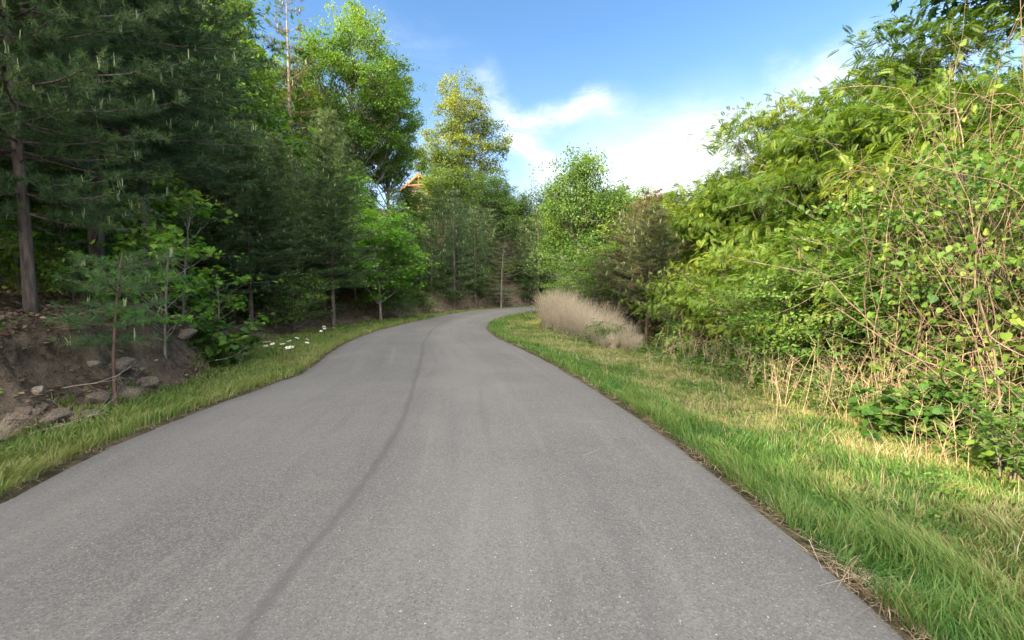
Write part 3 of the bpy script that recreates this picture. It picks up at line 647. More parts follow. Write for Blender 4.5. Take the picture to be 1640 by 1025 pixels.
for px, Y, top, lab in ((716, 46, 240, 'olive tree filling the notch left of the golden one'), (778, 43, 280, 'round green treetop below the right side of the golden tree'), (806, 45, 300, 'green treetop left of the leafless tree'),
                        (830, 42, 318, 'low green treetop directly under the leafless tree'), (874, 46, 330, 'farthest green tree in the dip before the tall centre tree')):
    hero(BROAD[random.randrange(3)], 'broadleaf_tree', px, Y, top, lab, 'tree', 'treetops beyond the bend')
# centre and right
hero(BROAD[0], 'broadleaf_tree', 928, 26.5, 250, 'tall rounded green tree rising behind the dry tan grass in the centre', 'tree', wide=.85)
hero(BROAD[1], 'broadleaf_tree', 905, 29, 330, 'lower yellow-green tree touching the left side of the tall centre tree', 'tree')
hero(BROAD[1], 'broadleaf_tree', 985, 30, 300, 'light feathery treetop right of the tall centre tree', 'tree', wide=.8)
hero(WARMPINE, 'pine_tree', 1040, 19.5, 312, 'olive-brown pine with rusty tips and sunlit trunk behind the dry grass', 'pine', wide=1.15)
hero(WARMPINE, 'pine_tree', 1092, 20.5, 340, 'yellowish pine between the olive-brown pine and the walnut tree', 'pine')
hero(SUNPINE, 'pine_tree', 1036, 14.8, 335, 'pine with orange sunlit lower trunk just right of the dry tan grass', 'pine', wide=.9)
for px, Y, top, lab in ((868, 41, 302, 'green treetop right of the leafless dead tree'), (893, 40, 312, 'green treetop closing the notch before the tall centre tree'), (968, 43, 312, 'far green treetop seen between the tall centre tree and the olive-brown pine'), (1012, 41, 308, 'far treetop directly behind the olive-brown pine'), (1062, 43, 322, 'far treetop right of the olive-brown pine'), (1110, 41, 330, 'far treetop beside the jutting light crown'), (900, 45, 322, 'far treetop left of the tall centre tree')):
    hero(BROAD[random.randrange(3)], 'broadleaf_tree', px, Y, top, lab, 'tree', 'treetops beyond the bend', wide=1.2)
hero(SHRUBT, 'leafy_shrub', 952, 21.5, 400, 'dark leafy shrub right behind the dry tan grass', 'shrub')
G_W = 'feathery-leaved trees forming the right-hand wall of green'
for px, Y, top, k, wd, lab in ((1165, 16.5, 250, 0, .85, 'leftmost feathery-leaved tree, its light crown jutting over the yellowish pine'),
                               (1245, 14.5, 165, 1, 1.0, 'feathery-leaved tree second from the left in the right-hand slope of crowns'),
                               (1340, 13.5, 108, 0, 1.0, 'feathery-leaved tree in the middle of the right-hand slope of crowns'),
                               (1445, 12.0, 52, 1, 1.05, 'highest feathery-leaved tree peaking under the blue sky at upper right'),
                               (1555, 11.0, 60, 0, 1.0, 'feathery-leaved tree behind the brown vine tangle')):
    hero(WALNUT[k], 'walnut_tree', px, Y, top, lab, 'tree', G_W, wide=wd)
hero(OAK, 'oak_tree', 1815, 8.8, -60, 'dark blue-green oak reaching in at the top right corner', 'oak', height=12.2)
for px, Y, top, k, lab in ((1110, 13.5, 425, 1, 'flat-topped feathery shrub over the dark hollow behind the dry grass'), (1190, 12, 400, 1, 'dense green shrub below the leftmost feathery tree'), (1265, 10.5, 390, 1, 'layered feathery shrub in the middle of the right bank'),
                           (1330, 9.8, 350, 1, 'bright green shrub left of the vine tangle'), (1400, 8.6, 350, 0, 'dense shrub close behind the tall dry stalks'), (1480, 8.2, 250, 1, 'tall shrub behind the left half of the vines'),
                           (1570, 7.2, 240, 0, 'tall shrub behind the right half of the vines'), (1650, 6.5, 200, 0, 'leafy shrub cut by the right frame edge')):
    hero(SHRUBT if k == 0 else SHRUBT2, 'leafy_shrub', px, Y, top, lab, 'shrub', 'tall shrubs on the right')
# bank plants on the left
hero(SAPPINE, 'pine_sapling', 178, 5.9, 402, 'small pine sapling with thin reddish trunk and pale candles at the foot of the bank', 'pine sapling', tilt=(0, R(-2)))
hero(MAPLE, 'maple_sapling', 262, 7.6, 372, 'bright green young maple with pale thin stem on the bank', 'maple sapling')
hero(MAPLE, 'maple_sapling', 292, 9.6, 300, 'taller young maple behind the first, with fresh green lobed leaves', 'maple sapling', wide=.9)
hero(MAPLE, 'maple_sapling', 352, 10.4, 430, 'yellow-green low maple at the right end of the bare bank', 'maple sapling', wide=1.2)
hero(MAPLE, 'maple_sapling', 118, 8.0, 400, 'yellow-green young maple in the shade left of the pine sapling', 'maple sapling')
hero(BUSH[2], 'bush', 350, 9.3, 512, 'small dark green bush on the bare earth slope', 'bush')
hero(BUSH[0], 'bush', 772, 33.0, 458, 'left one of two rounded green bushes at the outer edge of the bend', 'bush', 'bushes at the bend')
hero(BUSH[1], 'bush', 806, 33.8, 456, 'right one of two rounded green bushes at the outer edge of the bend', 'bush', 'bushes at the bend')
hero(SHRUBT, 'leafy_shrub', 470, 17.2, 430, 'dark leafy shrub behind the right end of the daisies', 'shrub')
hero(SHRUBT, 'leafy_shrub', 640, 24, 455, 'dark shrub at the forest foot where the road starts to bend', 'shrub')

# ------------------------------------------------------------------ wood behind the front row
SKY_PX = [-400, 0, 300, 350, 440, 500, 520, 600, 645, 700, 712, 800, 870, 910, 960, 1010, 1100, 1170, 1250, 1350, 1450, 1640, 2200]
SKY_PY = [-400, -300, -120, 160, 240, 240, 220, 250, 335, 335, 300, 315, 345, 335, 330, 335, 355, 330, 270, 210, 150, 90, -100]
rnd = random.Random(5)
def fill(n, xr, yr, cond, protos, name, label, cat, group, hr, mind, margin=12, behind_ok=False):
    k = tries = 0
    while k < n and tries < n*40:
        tries += 1
        x = rnd.uniform(*xr); y = rnd.uniform(*yr)
        z, dl, dr, wv, bw = terrain(np.array([x]), np.array([y])); z, dl, dr, e = float(z[0]), dl[0], dr[0], (wv+bw)[0]
        if not cond(x, y, dl-e, dr): continue
        if 6 < y < 24 and x > 0 and 840 < CX+F*x/y < 1150: continue
        h = rnd.uniform(*hr)
        if any((x-a)**2+(y-b)**2 < mind*mind for a, b, _ in OCC): continue
        if y > 2:
            px = CX+F*x/y
            if -150 < px < 1800:
                rpx = .2*h/y*F
                lim = max(np.interp(px+o, SKY_PX, SKY_PY) for o in (-rpx, -rpx/2, 0, rpx/2, rpx))+margin
                h = min(h, z_at(px, lim, y)-z)
                if h < 2.2: continue
            elif not behind_ok: continue
        p = protos[rnd.randrange(len(protos))]; s = h/p['H']
        OCC.append((x, y, 1)); k += 1
        wd = s*rnd.uniform(.9, 1.2)*(1.25 if h < .6*p['H'] else 1)
        place(p, name, (x, y, z-.1), (wd, wd, s), rnd.uniform(0, 6.28), label, cat, group)
    return k
LEFT = lambda x, y, e, dr: e > .9 and dr < 0
hero(MAPLE_BIG, 'maple_tree', 455, 20.5, 300, 'shaded broadleaf tree between the paired trunks and the straight-trunked pine', 'tree')
hero(MAPLE_BIG, 'maple_tree', 112, 10.6, 285, 'shaded maple with fresh leaves between the bent pine and the big pine', 'tree')
hero(MAPLE_BIG, 'maple_tree', 222, 12.6, 262, 'shaded maple rising behind the bright young maple', 'tree')
hero(MAPLE_BIG, 'maple_tree', 8, 9.4, 320, 'maple foliage at the left frame edge behind the bent pine trunk', 'tree')
hero(MAPLE_BIG, 'maple_tree', 375, 17.5, 330, 'shaded broadleaf tree just left of the paired grey trunks', 'tree')
a1 = fill(11, (-22, -6), (4, 24), lambda x, y, e, dr: 1.5 < e < 9 and dr < 0, PINE, 'pine_tree', 'dark pine deeper in the left roadside wood', 'pine', 'pines deeper in the left wood', (8, 13), 1.9)
a2 = fill(30, (-30, -6), (8, 34), lambda x, y, e, dr: e > 2 and dr < 0, BROAD+[MAPLE_BIG], 'broadleaf_tree', 'green broadleaf tree among the pines of the left wood', 'tree', 'broadleaf trees deeper in the left wood', (7, 15), 2.0)
a3 = fill(60, (-48, 10), (28, 85), lambda x, y, e, dr: e > 1 and dr < 0 and not (-18 < x < -8 and 40 < y < 78 and abs(x/y+.194) < .03), BROAD+PINE_FAR, 'hillside_tree', 'tree on the wooded hillside beyond the bend', 'tree', 'trees on the hillside beyond the bend', (8, 15), 2.3)
a4 = fill(26, (-14, 3), (27, 44), lambda x, y, e, dr: .3 < e < 6 and dr < 0, PINE_FAR, 'pine_tree', 'small pine on the outer bank of the bend', 'pine', 'small pines on the outer bank', (3.0, 7), 1.0)
# woods right of the road, inside the bend and beyond
a5 = fill(34, (6, 46), (11, 31), lambda x, y, e, dr: dr > 3.5, BROAD+WALNUT+[WARMPINE], 'broadleaf_tree', 'tree in the wood inside the bend on the right', 'tree', 'trees inside the bend', (6, 10), 2.4)
a6 = fill(34, (6, 80), (38, 75), lambda x, y, e, dr: e > .5, BROAD+PINE_FAR, 'broadleaf_tree', 'distant tree across the road beyond the right-hand wood', 'tree', 'distant trees beyond the right-hand wood', (8, 13), 3.0)
a7 = fill(12, (3, 30), (7, 27), lambda x, y, e, dr: 3.2 < dr < 9, [SHRUBT, SHRUBT2], 'leafy_shrub', 'shrub filling the undergrowth at the right wood edge', 'shrub', 'undergrowth shrubs at the right wood edge', (2.0, 3.4), 1.2)
# the wood goes on behind the photographer: it shades the road
def shade(x, y, h, k):
    z = H(x, y); h = .577*(rnd.uniform(3.0, 5.2)-x)/.8-z
    if abs((x-3.4)*(-.6)-(y-5.1)*(-.8)) < 2.0: h = .577*(2.1-x)/.8-z
    p = (PINE+BROAD)[k % 6]; s = h/p['H']; OCC.append((x, y, 1))
    place(p, 'pine_tree' if k % 6 < 3 else 'broadleaf_tree', (x, y, z-.1), (s*1.15, s*1.15, s), k*1.7, 'tree of the left wood behind the viewpoint', 'tree', 'trees of the left wood behind the viewpoint')
k = 0
for yy in np.arange(-34, 3.0, 2.6):
    for row, xo in enumerate((-7.2, -10.0, -13.2)):
        k += 1; shade(xo+rnd.uniform(-.8, .8), yy+rnd.uniform(-.9, .9)+row*1.1, rnd.uniform(8.5, 12.5), k)
# low undergrowth in the left wood
for px, Y, s_ in ((-60, 10.5, 1.6), (-10, 11.5, 1.5), (25, 12.5, 1.5), (-30, 13.5, 1.9), (70, 13.5, 1.3), (110, 12.5, 1.3)):
    x = x_at(px, Y); place(SHRUBT, 'leafy_shrub', (x, Y, H(x, Y)-.1), s_*.62, rnd.uniform(0, 6), 'dim leafy shrub in the shade behind the thick bent pine trunk', 'shrub', 'shrubs behind the bent pine')
for i in range(60):
    y = rnd.uniform(6, 33); e = rnd.uniform(-.3, 3.2)
    z, dl, dr, wv, bw = terrain(np.array([0.0]), np.array([y]))
    xe = np.interp(y, LE[:600, 1], LE[:600, 0]); x = xe-float((wv+bw)[0])-e-.5

    if y < 14 and e < 1.0: continue
    place(BUSH[rnd.choice((0, 1, 3))], 'bush', (x, y, H(x, y)-.05), rnd.uniform(.6, 1.3), rnd.uniform(0, 6), 'low green bush under the trees of the left wood edge', 'bush', 'bushes under the left wood edge')
rb = np.random.default_rng(4)
def ring(n, y0, y1, d0, d1):
    seg = LE[1:]-LE[:-1]; mid = (LE[1:]+LE[:-1])/2; ok = np.where((mid[:, 1] > y0) & (mid[:, 1] < y1) & (mid[:, 0] < 14))[0]
    k = rb.choice(ok, n); nrm = unit(np.stack([-seg[:, 1], seg[:, 0]], -1))
    return mid[k]+nrm[k]*rb.uniform(d0, d1, (n, 1))
for x, y in ring(70, 25, 60, 1.1, 4.2):
    place(BUSH[rnd.choice((0, 1, 3))], 'bush', (x, y, H(x, y)-.08), rnd.uniform(.7, 1.9), rnd.uniform(0, 6), 'scrubby bush on the outer bank of the bend', 'bush', 'scrub on the outer bank of the bend')
for x, y in ring(40, 25, 60, .9, 3.4):
    place(TWIGGY, 'bare_brush', (x, y, H(x, y)-.05), rnd.uniform(.7, 1.3), rnd.uniform(0, 6), 'bare brown brush on the outer bank of the bend', 'brush', 'bare brush on the outer bank of the bend')
for i in range(44):
    y = rnd.uniform(3.6, 22); xe = np.interp(y, RE[:600, 1], RE[:600, 0]); off = rnd.uniform(2.9, 4.6) if y > 5 else rnd.uniform(2.6, 4.2)
    x = xe+off
    if 15 < y < 24 and off < 3.4: continue
    if 10 < y < 17 and abs(x/y-.30) < .05: continue
    place(BUSH[rnd.choice((0, 1, 2, 3))], 'bush', (x, y, H(x, y)-.05), rnd.uniform(.45, .95), rnd.uniform(0, 6), 'low leafy bush along the foot of the right-hand thicket', 'bush', 'bushes along the right-hand thicket')

# ------------------------------------------------------------------ vines, stalks, dead brush on the right
def make_vines(seed, wid=1.6, hgt=3.6, ns=95, nl=1500, leaf=.062):
    rng = np.random.default_rng(seed); gb, gl = Geo(), Geo()
    for s in range(ns):
        a = rng.uniform(0, 6.28); r = wid*math.sqrt(rng.uniform(0, 1)); A = np.array([r*math.cos(a), r*.6*math.sin(a), -.1])
        n = 16; P = [A]; d = unit(np.array([rng.normal(0, .30), rng.normal(0, .22), 1.0])); L = hgt*rng.uniform(.5, 1.15)/n
        bend = rng.normal(0, .06, 3)*[1, 1, 0]
        for i in range(n):
            d = unit(d+bend+rng.normal(0, .11, 3)+np.array([0, 0, .05 if P[-1][2] < hgt*.7 else -.40])-.06*P[-1]*[1, 1, 0]/wid); P.append(P[-1]+d*L)
        P = np.array(P); P[:, 2] = np.maximum(P[:, 2], 0.0); r0 = rng.choice([.004, .006, .009, .016], p=[.4, .35, .2, .05])
        tube(gb, P, np.linspace(r0, r0*.35, len(P)), 5)
        for k in range(7):                                                # side shoots, often tangled
            b = P[rng.integers(3, n)]; tip = b+rng.normal(0, .42, 3)*[1, .8, .8]+[0, 0, -.1]
            Q = bez(b, (b+tip)/2+rng.normal(0, .14, 3), tip, 6); tube(gb, Q, np.linspace(r0*.4+.001, .0015, 6), 3)
            m_ = max(2, int(nl/(ns*7))); f = rng.uniform(0, 1, m_)
            pts = Q[(f*5).astype(int)]+rng.normal(0, .05, (m_, 3))
            nrm = unit(np.array([0, -.5, .8])+rng.normal(0, .45, (m_, 3))); dd = unit(rng.normal(0, .6, (m_, 3))+[0, 0, -.75])
            scatter(gl, *ROUND, pts, frames(dd, nrm), leaf*rng.uniform(.55, 1.25, m_), 0, np.clip(.5+rng.normal(0, .2)+rng.normal(0, .13, m_), 0, 1))
    return {'H': hgt, 'parts': [('stem', gb.mesh('stem', M['vinewood'], True)), ('foliage', gl.mesh('foliage', M['vine']))]}
VINE = [make_vines(91), make_vines(92, 1.3, 3.2, 60, 1700, .062), make_vines(93, 1.2, 2.4, 50, 500, .07)]
G_V = 'vine tangles on the right'; STK = []
def put(proto, name, px, Y, h, label, cat, group=None, rot=None, wide=1.0, tilt=(0, 0)):
    x = x_at(px, Y); s = h/proto['H']
    return place(proto, name, (x, Y, H(x, Y)-.03), (s*wide, s*wide, s), random.uniform(0, 6.28) if rot is None else rot, label, cat, group, tilt)
put(VINE[0], 'vine_tangle', 1625, 5.6, 4.5, 'brown twining vines heaped highest against the right frame edge', 'vines', G_V, 0.2, wide=.8)
for px, Y, h, k, lab in ((1330, 6.2, .8, 0, 'loose dry stalks at the back of the sunlit grass patch'), (1385, 5.8, .7, 2, 'tan stalks poking out of the sunlit grass'), (1425, 6.2, 1.3, 0, 'dry stalks right of the tallest stalk'), (1505, 5.3, 1.0, 2, 'dense tan stalk bundle below the middle of the vines'),
                         (1268, 6.9, .7, 2, 'greyish stalks just left of the sunlit patch'), (1580, 4.4, .7, 2, 'dry stalks leaning out from under the highest vines'), (1200, 8.0, .8, 2, 'brown stalks in front of the layered shrub'), (1070, 11.6, .9, 0, 'tan stalks at the right end of the dry grass')):
    STK.append((px, Y, h, k, lab))
put(VINE[1], 'vine_tangle', 1555, 6.8, 3.4, 'leafy vine curtain left of the highest brown vines', 'vines', G_V, 1.2)
put(VINE[2], 'vine_tangle', 1480, 7.4, 1.7, 'thin leafless-looking vines arching behind the tall dry stalks', 'vines', G_V, 2.0)
put(VINE[1], 'vine_tangle', 1720, 4.9, 3.4, 'vine mass running out of the picture at the right edge', 'vines', G_V, 4.0)
put(VINE[0], 'vine_tangle', 1650, 6.6, 6.4, 'vines climbing into the dark oak in the upper right corner', 'vines', G_V, 3.0, wide=.62)
def make_stalks(seed, n=9, hgt=1.5, wid=.25):
    rng = np.random.default_rng(seed); gb = Geo()
    for s in range(n):
        A = np.array([rng.normal(0, wid), rng.normal(0, wid), -.05]); L = hgt*rng.uniform(.5, 1.05); d = np.array([rng.normal(0, .16), rng.normal(0, .16), 1.0])
        Q = bez(A, A+d*L*.5, A+d*L+rng.normal(0, .07, 3), 8); r = rng.uniform(.003, .007); tube(gb, Q, np.linspace(r, r*.4, 8), 5)
        for k in range(9):
            b = Q[rng.integers(3, 8)]; e = b+unit(np.array([rng.normal(), rng.normal(), .9]))*rng.uniform(.05, .26); tube(gb, np.stack([b, e]), [.0022, .001], 3)
    return {'H': hgt, 'parts': [('stem', gb.mesh('stem', M['stalk'], True))]}
STALK = [make_stalks(101), make_stalks(102, 5, 1.9, .16), make_stalks(103, 14, .9, .3)]
for px, Y, h, k, lab in ((1300, 6.1, .95, 2, 'short brush of dry stalks at the left end of the sunlit grass patch'), (1405, 6.4, 2.0, 1, 'tallest dry stalk, upright in front of the green shrubs'),
                         (1482, 5.9, 1.35, 0, 'sunlit bundle of tan stalks below the vines'), (1450, 5.6, .8, 2, 'low tan stalks in the middle of the sunlit patch'),
                         (1545, 5.0, 1.2, 0, 'tan stalks standing at the right end of the sunlit patch'), (1535, 4.2, .6, 2, 'short dry tuft of stalks nearest the camera on the right'),
                         (1238, 7.3, .9, 0, 'grey-tan stalks left of the sunlit patch'), (1345, 6.9, 1.1, 0, 'dry stalks behind the sunlit patch'), (1110, 10.5, 1.1, 2, 'thin dry stalks right of the dry grass thicket'),
                         (1160, 9.3, 1.0, 0, 'dry stalks half way between the dry grass and the sunlit patch'), (1610, 4.6, .9, 0, 'dry stalks under the highest vines')):
    put(STALK[k], 'dry_stalks', px, Y, h, lab, 'dry stalks', 'dry weed stalks on the right')
for px, Y, h, k, lab in STK: put(STALK[k], 'dry_stalks', px, Y, h, lab, 'dry stalks', 'dry weed stalks on the right')
for px, Y, h, lab in ((1060, 11.0, 1.2, 'bare twiggy brush right of the dry tan grass'), (1095, 9.8, 1.0, 'bare twiggy brush bending to the verge'), (1130, 10.3, 1.4, 'grey bare twigs under the flat-topped shrub'), (1370, 6.5, 1.3, 'bare branching twig behind the sunlit grass'),
                      (1560, 4.7, 1.1, 'tangled bare twigs at the foot of the vines'), (1440, 6.2, 1.6, 'tall bare twigs left of the vines'), (1205, 8.2, 1.1, 'bare brown brush left of the tan stalks')):
    put(TWIGGY, 'bare_brush', px, Y, h, lab, 'brush', 'bare twiggy brush on the right', wide=1.3)
def make_sedge(seed, n=520, hgt=1.4, wid=.30):
    rng = np.random.default_rng(seed); g = Geo()
    a = rng.uniform(0, 6.28, n); r = wid*np.sqrt(rng.uniform(0, 1, n)); L = hgt*rng.uniform(.45, 1.05, n); ln = rng.normal(0, .12, (n, 2))+np.stack([np.cos(a), np.sin(a)], -1)*(r/wid*.16)[:, None]
    ts = np.linspace(0, 1, 5); w_ = np.array([.0040, .0036, .003, .0028, .001])
    base = np.stack([r*np.cos(a), r*np.sin(a), np.full(n, -.05)], -1); sd = np.stack([-np.sin(a), np.cos(a), np.zeros(n)], -1)
    V = base[:, None, None]+np.zeros((n, 5, 2, 3))
    for i, t in enumerate(ts):
        c = np.concatenate([ln*(L*t*t*1.2)[:, None], (L*t*(1-.12*t))[:, None]], 1)
        V[:, i, 0] += c-sd*w_[i]; V[:, i, 1] += c+sd*w_[i]
    i0 = np.arange(n)[:, None]*10+np.arange(4)[None]*2
    f = np.stack([i0, i0+1, i0+3, i0+2], -1).reshape(-1, 4); g.add(V.reshape(-1, 3), [f], 0, np.repeat(np.clip(rng.normal(.5, .25, n), 0, 1), 10))
    m_ = n*7; k = rng.integers(0, n, m_); t = rng.uniform(.50, 1.02, m_)                # fluffy seed awns up the culm
    pos = base[k]+np.concatenate([ln[k]*(L[k]*t*t*1.2)[:, None], (L[k]*t*(1-.12*t))[:, None]], 1)
    d = unit(rng.normal(0, .28, (m_, 3))+[0, 0, .9]); scatter(g, NEEDLE[0]*[1.5, 1, 1], NEEDLE[1], pos, frames(d, rng.normal(0, 1, (m_, 3))), rng.uniform(.03, .07, m_), 0, np.clip(rng.normal(.7, .2, m_), 0, 1))
    return {'H': hgt, 'parts': [('blades', g.mesh('blades', M['sedge']))]}
SEDGE = [make_sedge(111), make_sedge(112, 320, 1.3, .25)]
sp = [(882, 21), (893, 20.5), (905, 20), (915, 19), (912, 17.6), (928, 18.2), (938, 17), (950, 17.6), (945, 15.6), (962, 15.8), (975, 14.8), (968, 13.6), (990, 14.2), (1000, 13.2), (1008, 14.8), (1015, 12.6), (930, 20), (985, 16), (900, 21.8), (958, 14.4), (1022, 13.6), (978, 18), (886, 19.6), (924, 16.6), (940, 16.4), (900, 18.6), (982, 13.2), (934, 15.9), (953, 15.1)]
for i, (px, Y) in enumerate(sp):
    h = 1.9 if Y > 17.5 else 1.45 if Y > 15.5 else 1.1 if Y > 13.8 else .75
    put(SEDGE[i % 2], 'dry_grass_tuft', px, Y, h*random.uniform(.7, 1.15), 'tan tuft in the thicket of tall dry grass at the inside of the bend', 'dry grass', 'tufts of tall dry grass inside the bend', wide=1.05)
for px, Y, h, lab in ((-30, 4.3, .33, 'grey-tan dry grass tuft at the left frame edge below the bank'), (205, 6.3, .25, 'dry grass tuft drooping down the bank beside the pine sapling')):
    x = x_at(px, Y); s = h/1.4
    place(SEDGE[0], 'dry_grass_tuft', (x, Y, H(x, Y)), (s*1.7, s*1.7, s), 0, lab, 'dry grass', 'dry grass tufts on the left bank')

# ------------------------------------------------------------------ bank stones, clods, twigs
def make_rock(seed, mat='rock'):
    import bmesh
    bm = bmesh.new(); bmesh.ops.create_icosphere(bm, subdivisions=3, radius=1); r = random.Random(seed)
    ax = [Vector((r.gauss(0, 1), r.gauss(0, 1), r.gauss(0, 1))).normalized() for _ in range(9)]; off = [r.uniform(.55, .95) for _ in ax]
    for v in bm.verts:
        for a, o in zip(ax, off):
            d = v.co.dot(a)
            if d > o: v.co -= a*(d-o)*.9
        v.co *= 1+.06*math.sin(7*v.co.x+seed)*math.cos(6*v.co.y); v.co.z *= .65
    me = bpy.data.meshes.new('rock'); bm.to_mesh(me); bm.free(); me.materials.append(M[mat]); return me
ROCKS = [make_rock(s) for s in range(4)]+[make_rock(s, 'clay') for s in (11, 12)]
rk = random.Random(3)
for i in range(46):
    y = rk.uniform(4.2, 12.5); wv = 1.25 if y < 6 else 1.7
    xe = np.interp(y, LE[:600, 1], LE[:600, 0]); x = xe-wv-abs(rk.gauss(0, .45))+.1-(.3 if y > 9 else 0)
    s = rk.choice((.02, .025, .035, .045, .06, .10)); o = link('rock', ROCKS[rk.randrange(6)]); o.location = (x, y, H(x, y)+s*.15); o.scale = (s, s*rk.uniform(.7, 1.2), s*rk.uniform(.7, 1)); o.rotation_euler = (rk.uniform(-.4, .4), rk.uniform(-.4, .4), rk.uniform(0, 6))
    tag(o, 'small pale stone or clod lying on the eroded left bank', 'rock', 'stones on the eroded bank')
for px, Y, s, lab in ((120, 5.4, .24, 'rounded clay ledge jutting from the cut bank near the left edge'), (75, 5.1, .20, 'broken rock ledge low on the bank at the left edge'), (150, 5.9, .18, 'half-buried rock behind the pine sapling stem'), (225, 6.9, .20, 'grey rock ledge right of the pine sapling'),
                      (30, 4.9, .20, 'dark rock at the foot of the bank at the left frame edge'), (290, 8.4, .22, 'rock ledge below the young maples'), (180, 6.6, .26, 'biggest rock ledge high on the bank behind the pine sapling'), (335, 9.8, .2, 'clay ledge below the low yellow-green maple')):
    x = x_at(px, Y); s *= .75; o = link('rock', ROCKS[4+rk.randrange(2)]); o.location = (x, Y, H(x, Y)-s*.38); o.scale = (s, s*1.9, s*.8); o.rotation_euler = (rk.uniform(-.2, .2), rk.uniform(.1, .5), rk.uniform(-.4, .4)); tag(o, lab, 'rock', 'rock ledges in the cut bank')
for px, Y, lab in ((95, 5.6, 'dead branch lying down the bare slope near the left edge'), (215, 6.6, 'grey dead branch beside the pine sapling'), (330, 8.8, 'dead branch hanging over the bank below the low maple'), (385, 11, 'dead twigs at the right end of the bare bank'), (40, 4.7, 'forked pale dead branch at the foot of the bank')):
    x = x_at(px, Y); place(BARE, 'dead_branch', (x, Y, H(x, Y)+.03), .11, rk.uniform(0, 6), lab, 'dead branch', 'dead branches on the bank', (R(rk.uniform(70, 100)), R(rk.uniform(-20, 20))))

# ------------------------------------------------------------------ daisies
def make_daisy(seed):
    rng = np.random.default_rng(seed); gs, gp, gc = Geo(), Geo(), Geo()
    top = np.array([.03, .02, .42]); tube(gs, bez(np.array([0, 0, -.03]), np.array([0, 0, .25]), top, 6), .004, 5)
    pv = np.array([[-.16, .12, 0], [.16, .12, 0], [.18, .8, .02], [0, 1, 0], [-.18, .8, .02]]); pf = np.array([[0, 1, 2], [0, 2, 4], [4, 2, 3]])
    a = np.arange(15)*2*math.pi/15; d = np.stack([np.cos(a), np.sin(a), np.full(15, .12)], -1)
    scatter(gp, pv, pf, np.repeat(top[None], 15, 0), frames(d, np.tile([0, 0, 1.0], (15, 1))), np.full(15, .062))
    tube(gc, np.array([top+[0, 0, -.004], top+[0, 0, .008], top+[0, 0, .014]]), [.017, .016, .004], 10)
    return {'H': .42, 'parts': [('stem', gs.mesh('stem', M['shrub'])), ('petals', gp.mesh('petals', M['petal'])), ('flower_centre', gc.mesh('flower_centre', M['yolk']))]}
M['petal'] = leaf_mat('white_petals', [(.78, .78, .76), (.82, .82, .8)], .25, obj_var=0); M['yolk'] = leaf_mat('yellow_centre', [(.6, .42, .04), (.7, .5, .05)], .1)
DAISY = make_daisy(1)
for i, (px, py) in enumerate(((427, 543), (433, 544), (439, 542), (445, 541), (460, 536), (470, 536), (475, 540), (463, 547), (469, 545), (445, 551), (449, 553), (457, 551), (476, 550), (489, 540), (481, 536), (453, 546), (512, 520), (517, 520.5), (522, 518), (526, 520), (520, 521))):
    Y = 14.0 if px < 500 else 18.0
    d = pix_dir(px, py+6); t = 1; x = y = 0
    for _ in range(30):
        x, y = d[0]*t, d[1]*t; zt = H(x, y)+.38; t = .6*t+.4*max(2, (CAMZ-zt)/max(1e-3, -d[2]))
        t = min(t, 24/d[1])
    x, y = d[0]*t, d[1]*t
    place(DAISY, 'daisy', (x, y, H(x, y)), rnd.uniform(.8, 1.05), rnd.uniform(0, 6), 'white daisy in the patch on the left verge' if px < 500 else 'white daisy in the small bunch by the left wood edge', 'flower', 'daisies in the verge patch' if px < 500 else 'daisies by the wood edge', (R(rnd.uniform(-25, 25)), R(rnd.uniform(-25, 25))))

# ------------------------------------------------------------------ cabin on the hill
def box(g, x0, x1, y0, y1, z0, z1, mat=0):
    V = [(x, y, z) for z in (z0, z1) for y in (y0, y1) for x in (x0, x1)]
    g.add(V, [np.array([[0, 2, 3, 1], [4, 5, 7, 6], [0, 1, 5, 4], [2, 6, 7, 3], [0, 4, 6, 2], [1, 3, 7, 5]])], mat)
M['log'] = bark_mat('weathered_logs', (.12, .095, .08), (.26, .21, .18)); M['cedar'] = bark_mat('orange_cedar', (.22, .10, .055), (.36, .17, .09), 1, .1)
M['roof'] = plain_mat('grey_green_roof', (.07, .09, .08), (.13, .15, .13), 5); M['trim'] = plain_mat('white_trim', (.6, .58, .54), (.75, .73, .7), 5); M['dark'] = plain_mat('dark_glass', (.02, .025, .03), (.05, .06, .07), 2, .15, 0)
CYp = 70.0; cxp = x_at(676, CYp); cz = z_at(664, 331, CYp)
cabin = bpy.data.objects.new('cabin', None); COL.objects.link(cabin); cabin.location = (cxp, CYp, cz); cabin.rotation_euler = (0, 0, R(-12))
tag(cabin, 'small log cabin with orange gable boards on the hill among the trees', 'cabin')
g = Geo()
for i in range(11): z = .13+i*.24; tube(g, [(-2.4, 0, z), (2.4, 0, z)], .125, 8); tube(g, [(-2.4, 6, z), (2.4, 6, z)], .125, 8); tube(g, [(-2.3, -.1, z+.12), (-2.3, 6.1, z+.12)], .125, 8); tube(g, [(2.3, -.1, z+.12), (2.3, 6.1, z+.12)], .125, 8)
for i in range(7): hw = 2.3*(1-i/7.5); z = 2.8+i*.25; tube(g, [(-hw, .03, z), (hw, .03, z)], .125, 8)
zg_ = H(cxp, CYp)-cz-.5
box(g, -2.3, 2.3, .1, 6, min(zg_, -.5), .04)
link('wall', g.mesh('wall', M['log'], True), cabin)
g = Geo()
for s in (-1, 1):
    V = [(0, -.7, 4.75), (0, 6.7, 4.75), (s*3.0, 6.7, 2.35), (s*3.0, -.7, 2.35), (0, -.7, 4.9), (0, 6.7, 4.9), (s*3.0, 6.7, 2.5), (s*3.0, -.7, 2.5)]
    g.add(V, [np.array([[0, 1, 2, 3], [4, 7, 6, 5], [0, 3, 7, 4], [1, 5, 6, 2], [3, 2, 6, 7]])])
link('roof', g.mesh('roof', M['roof']), cabin)
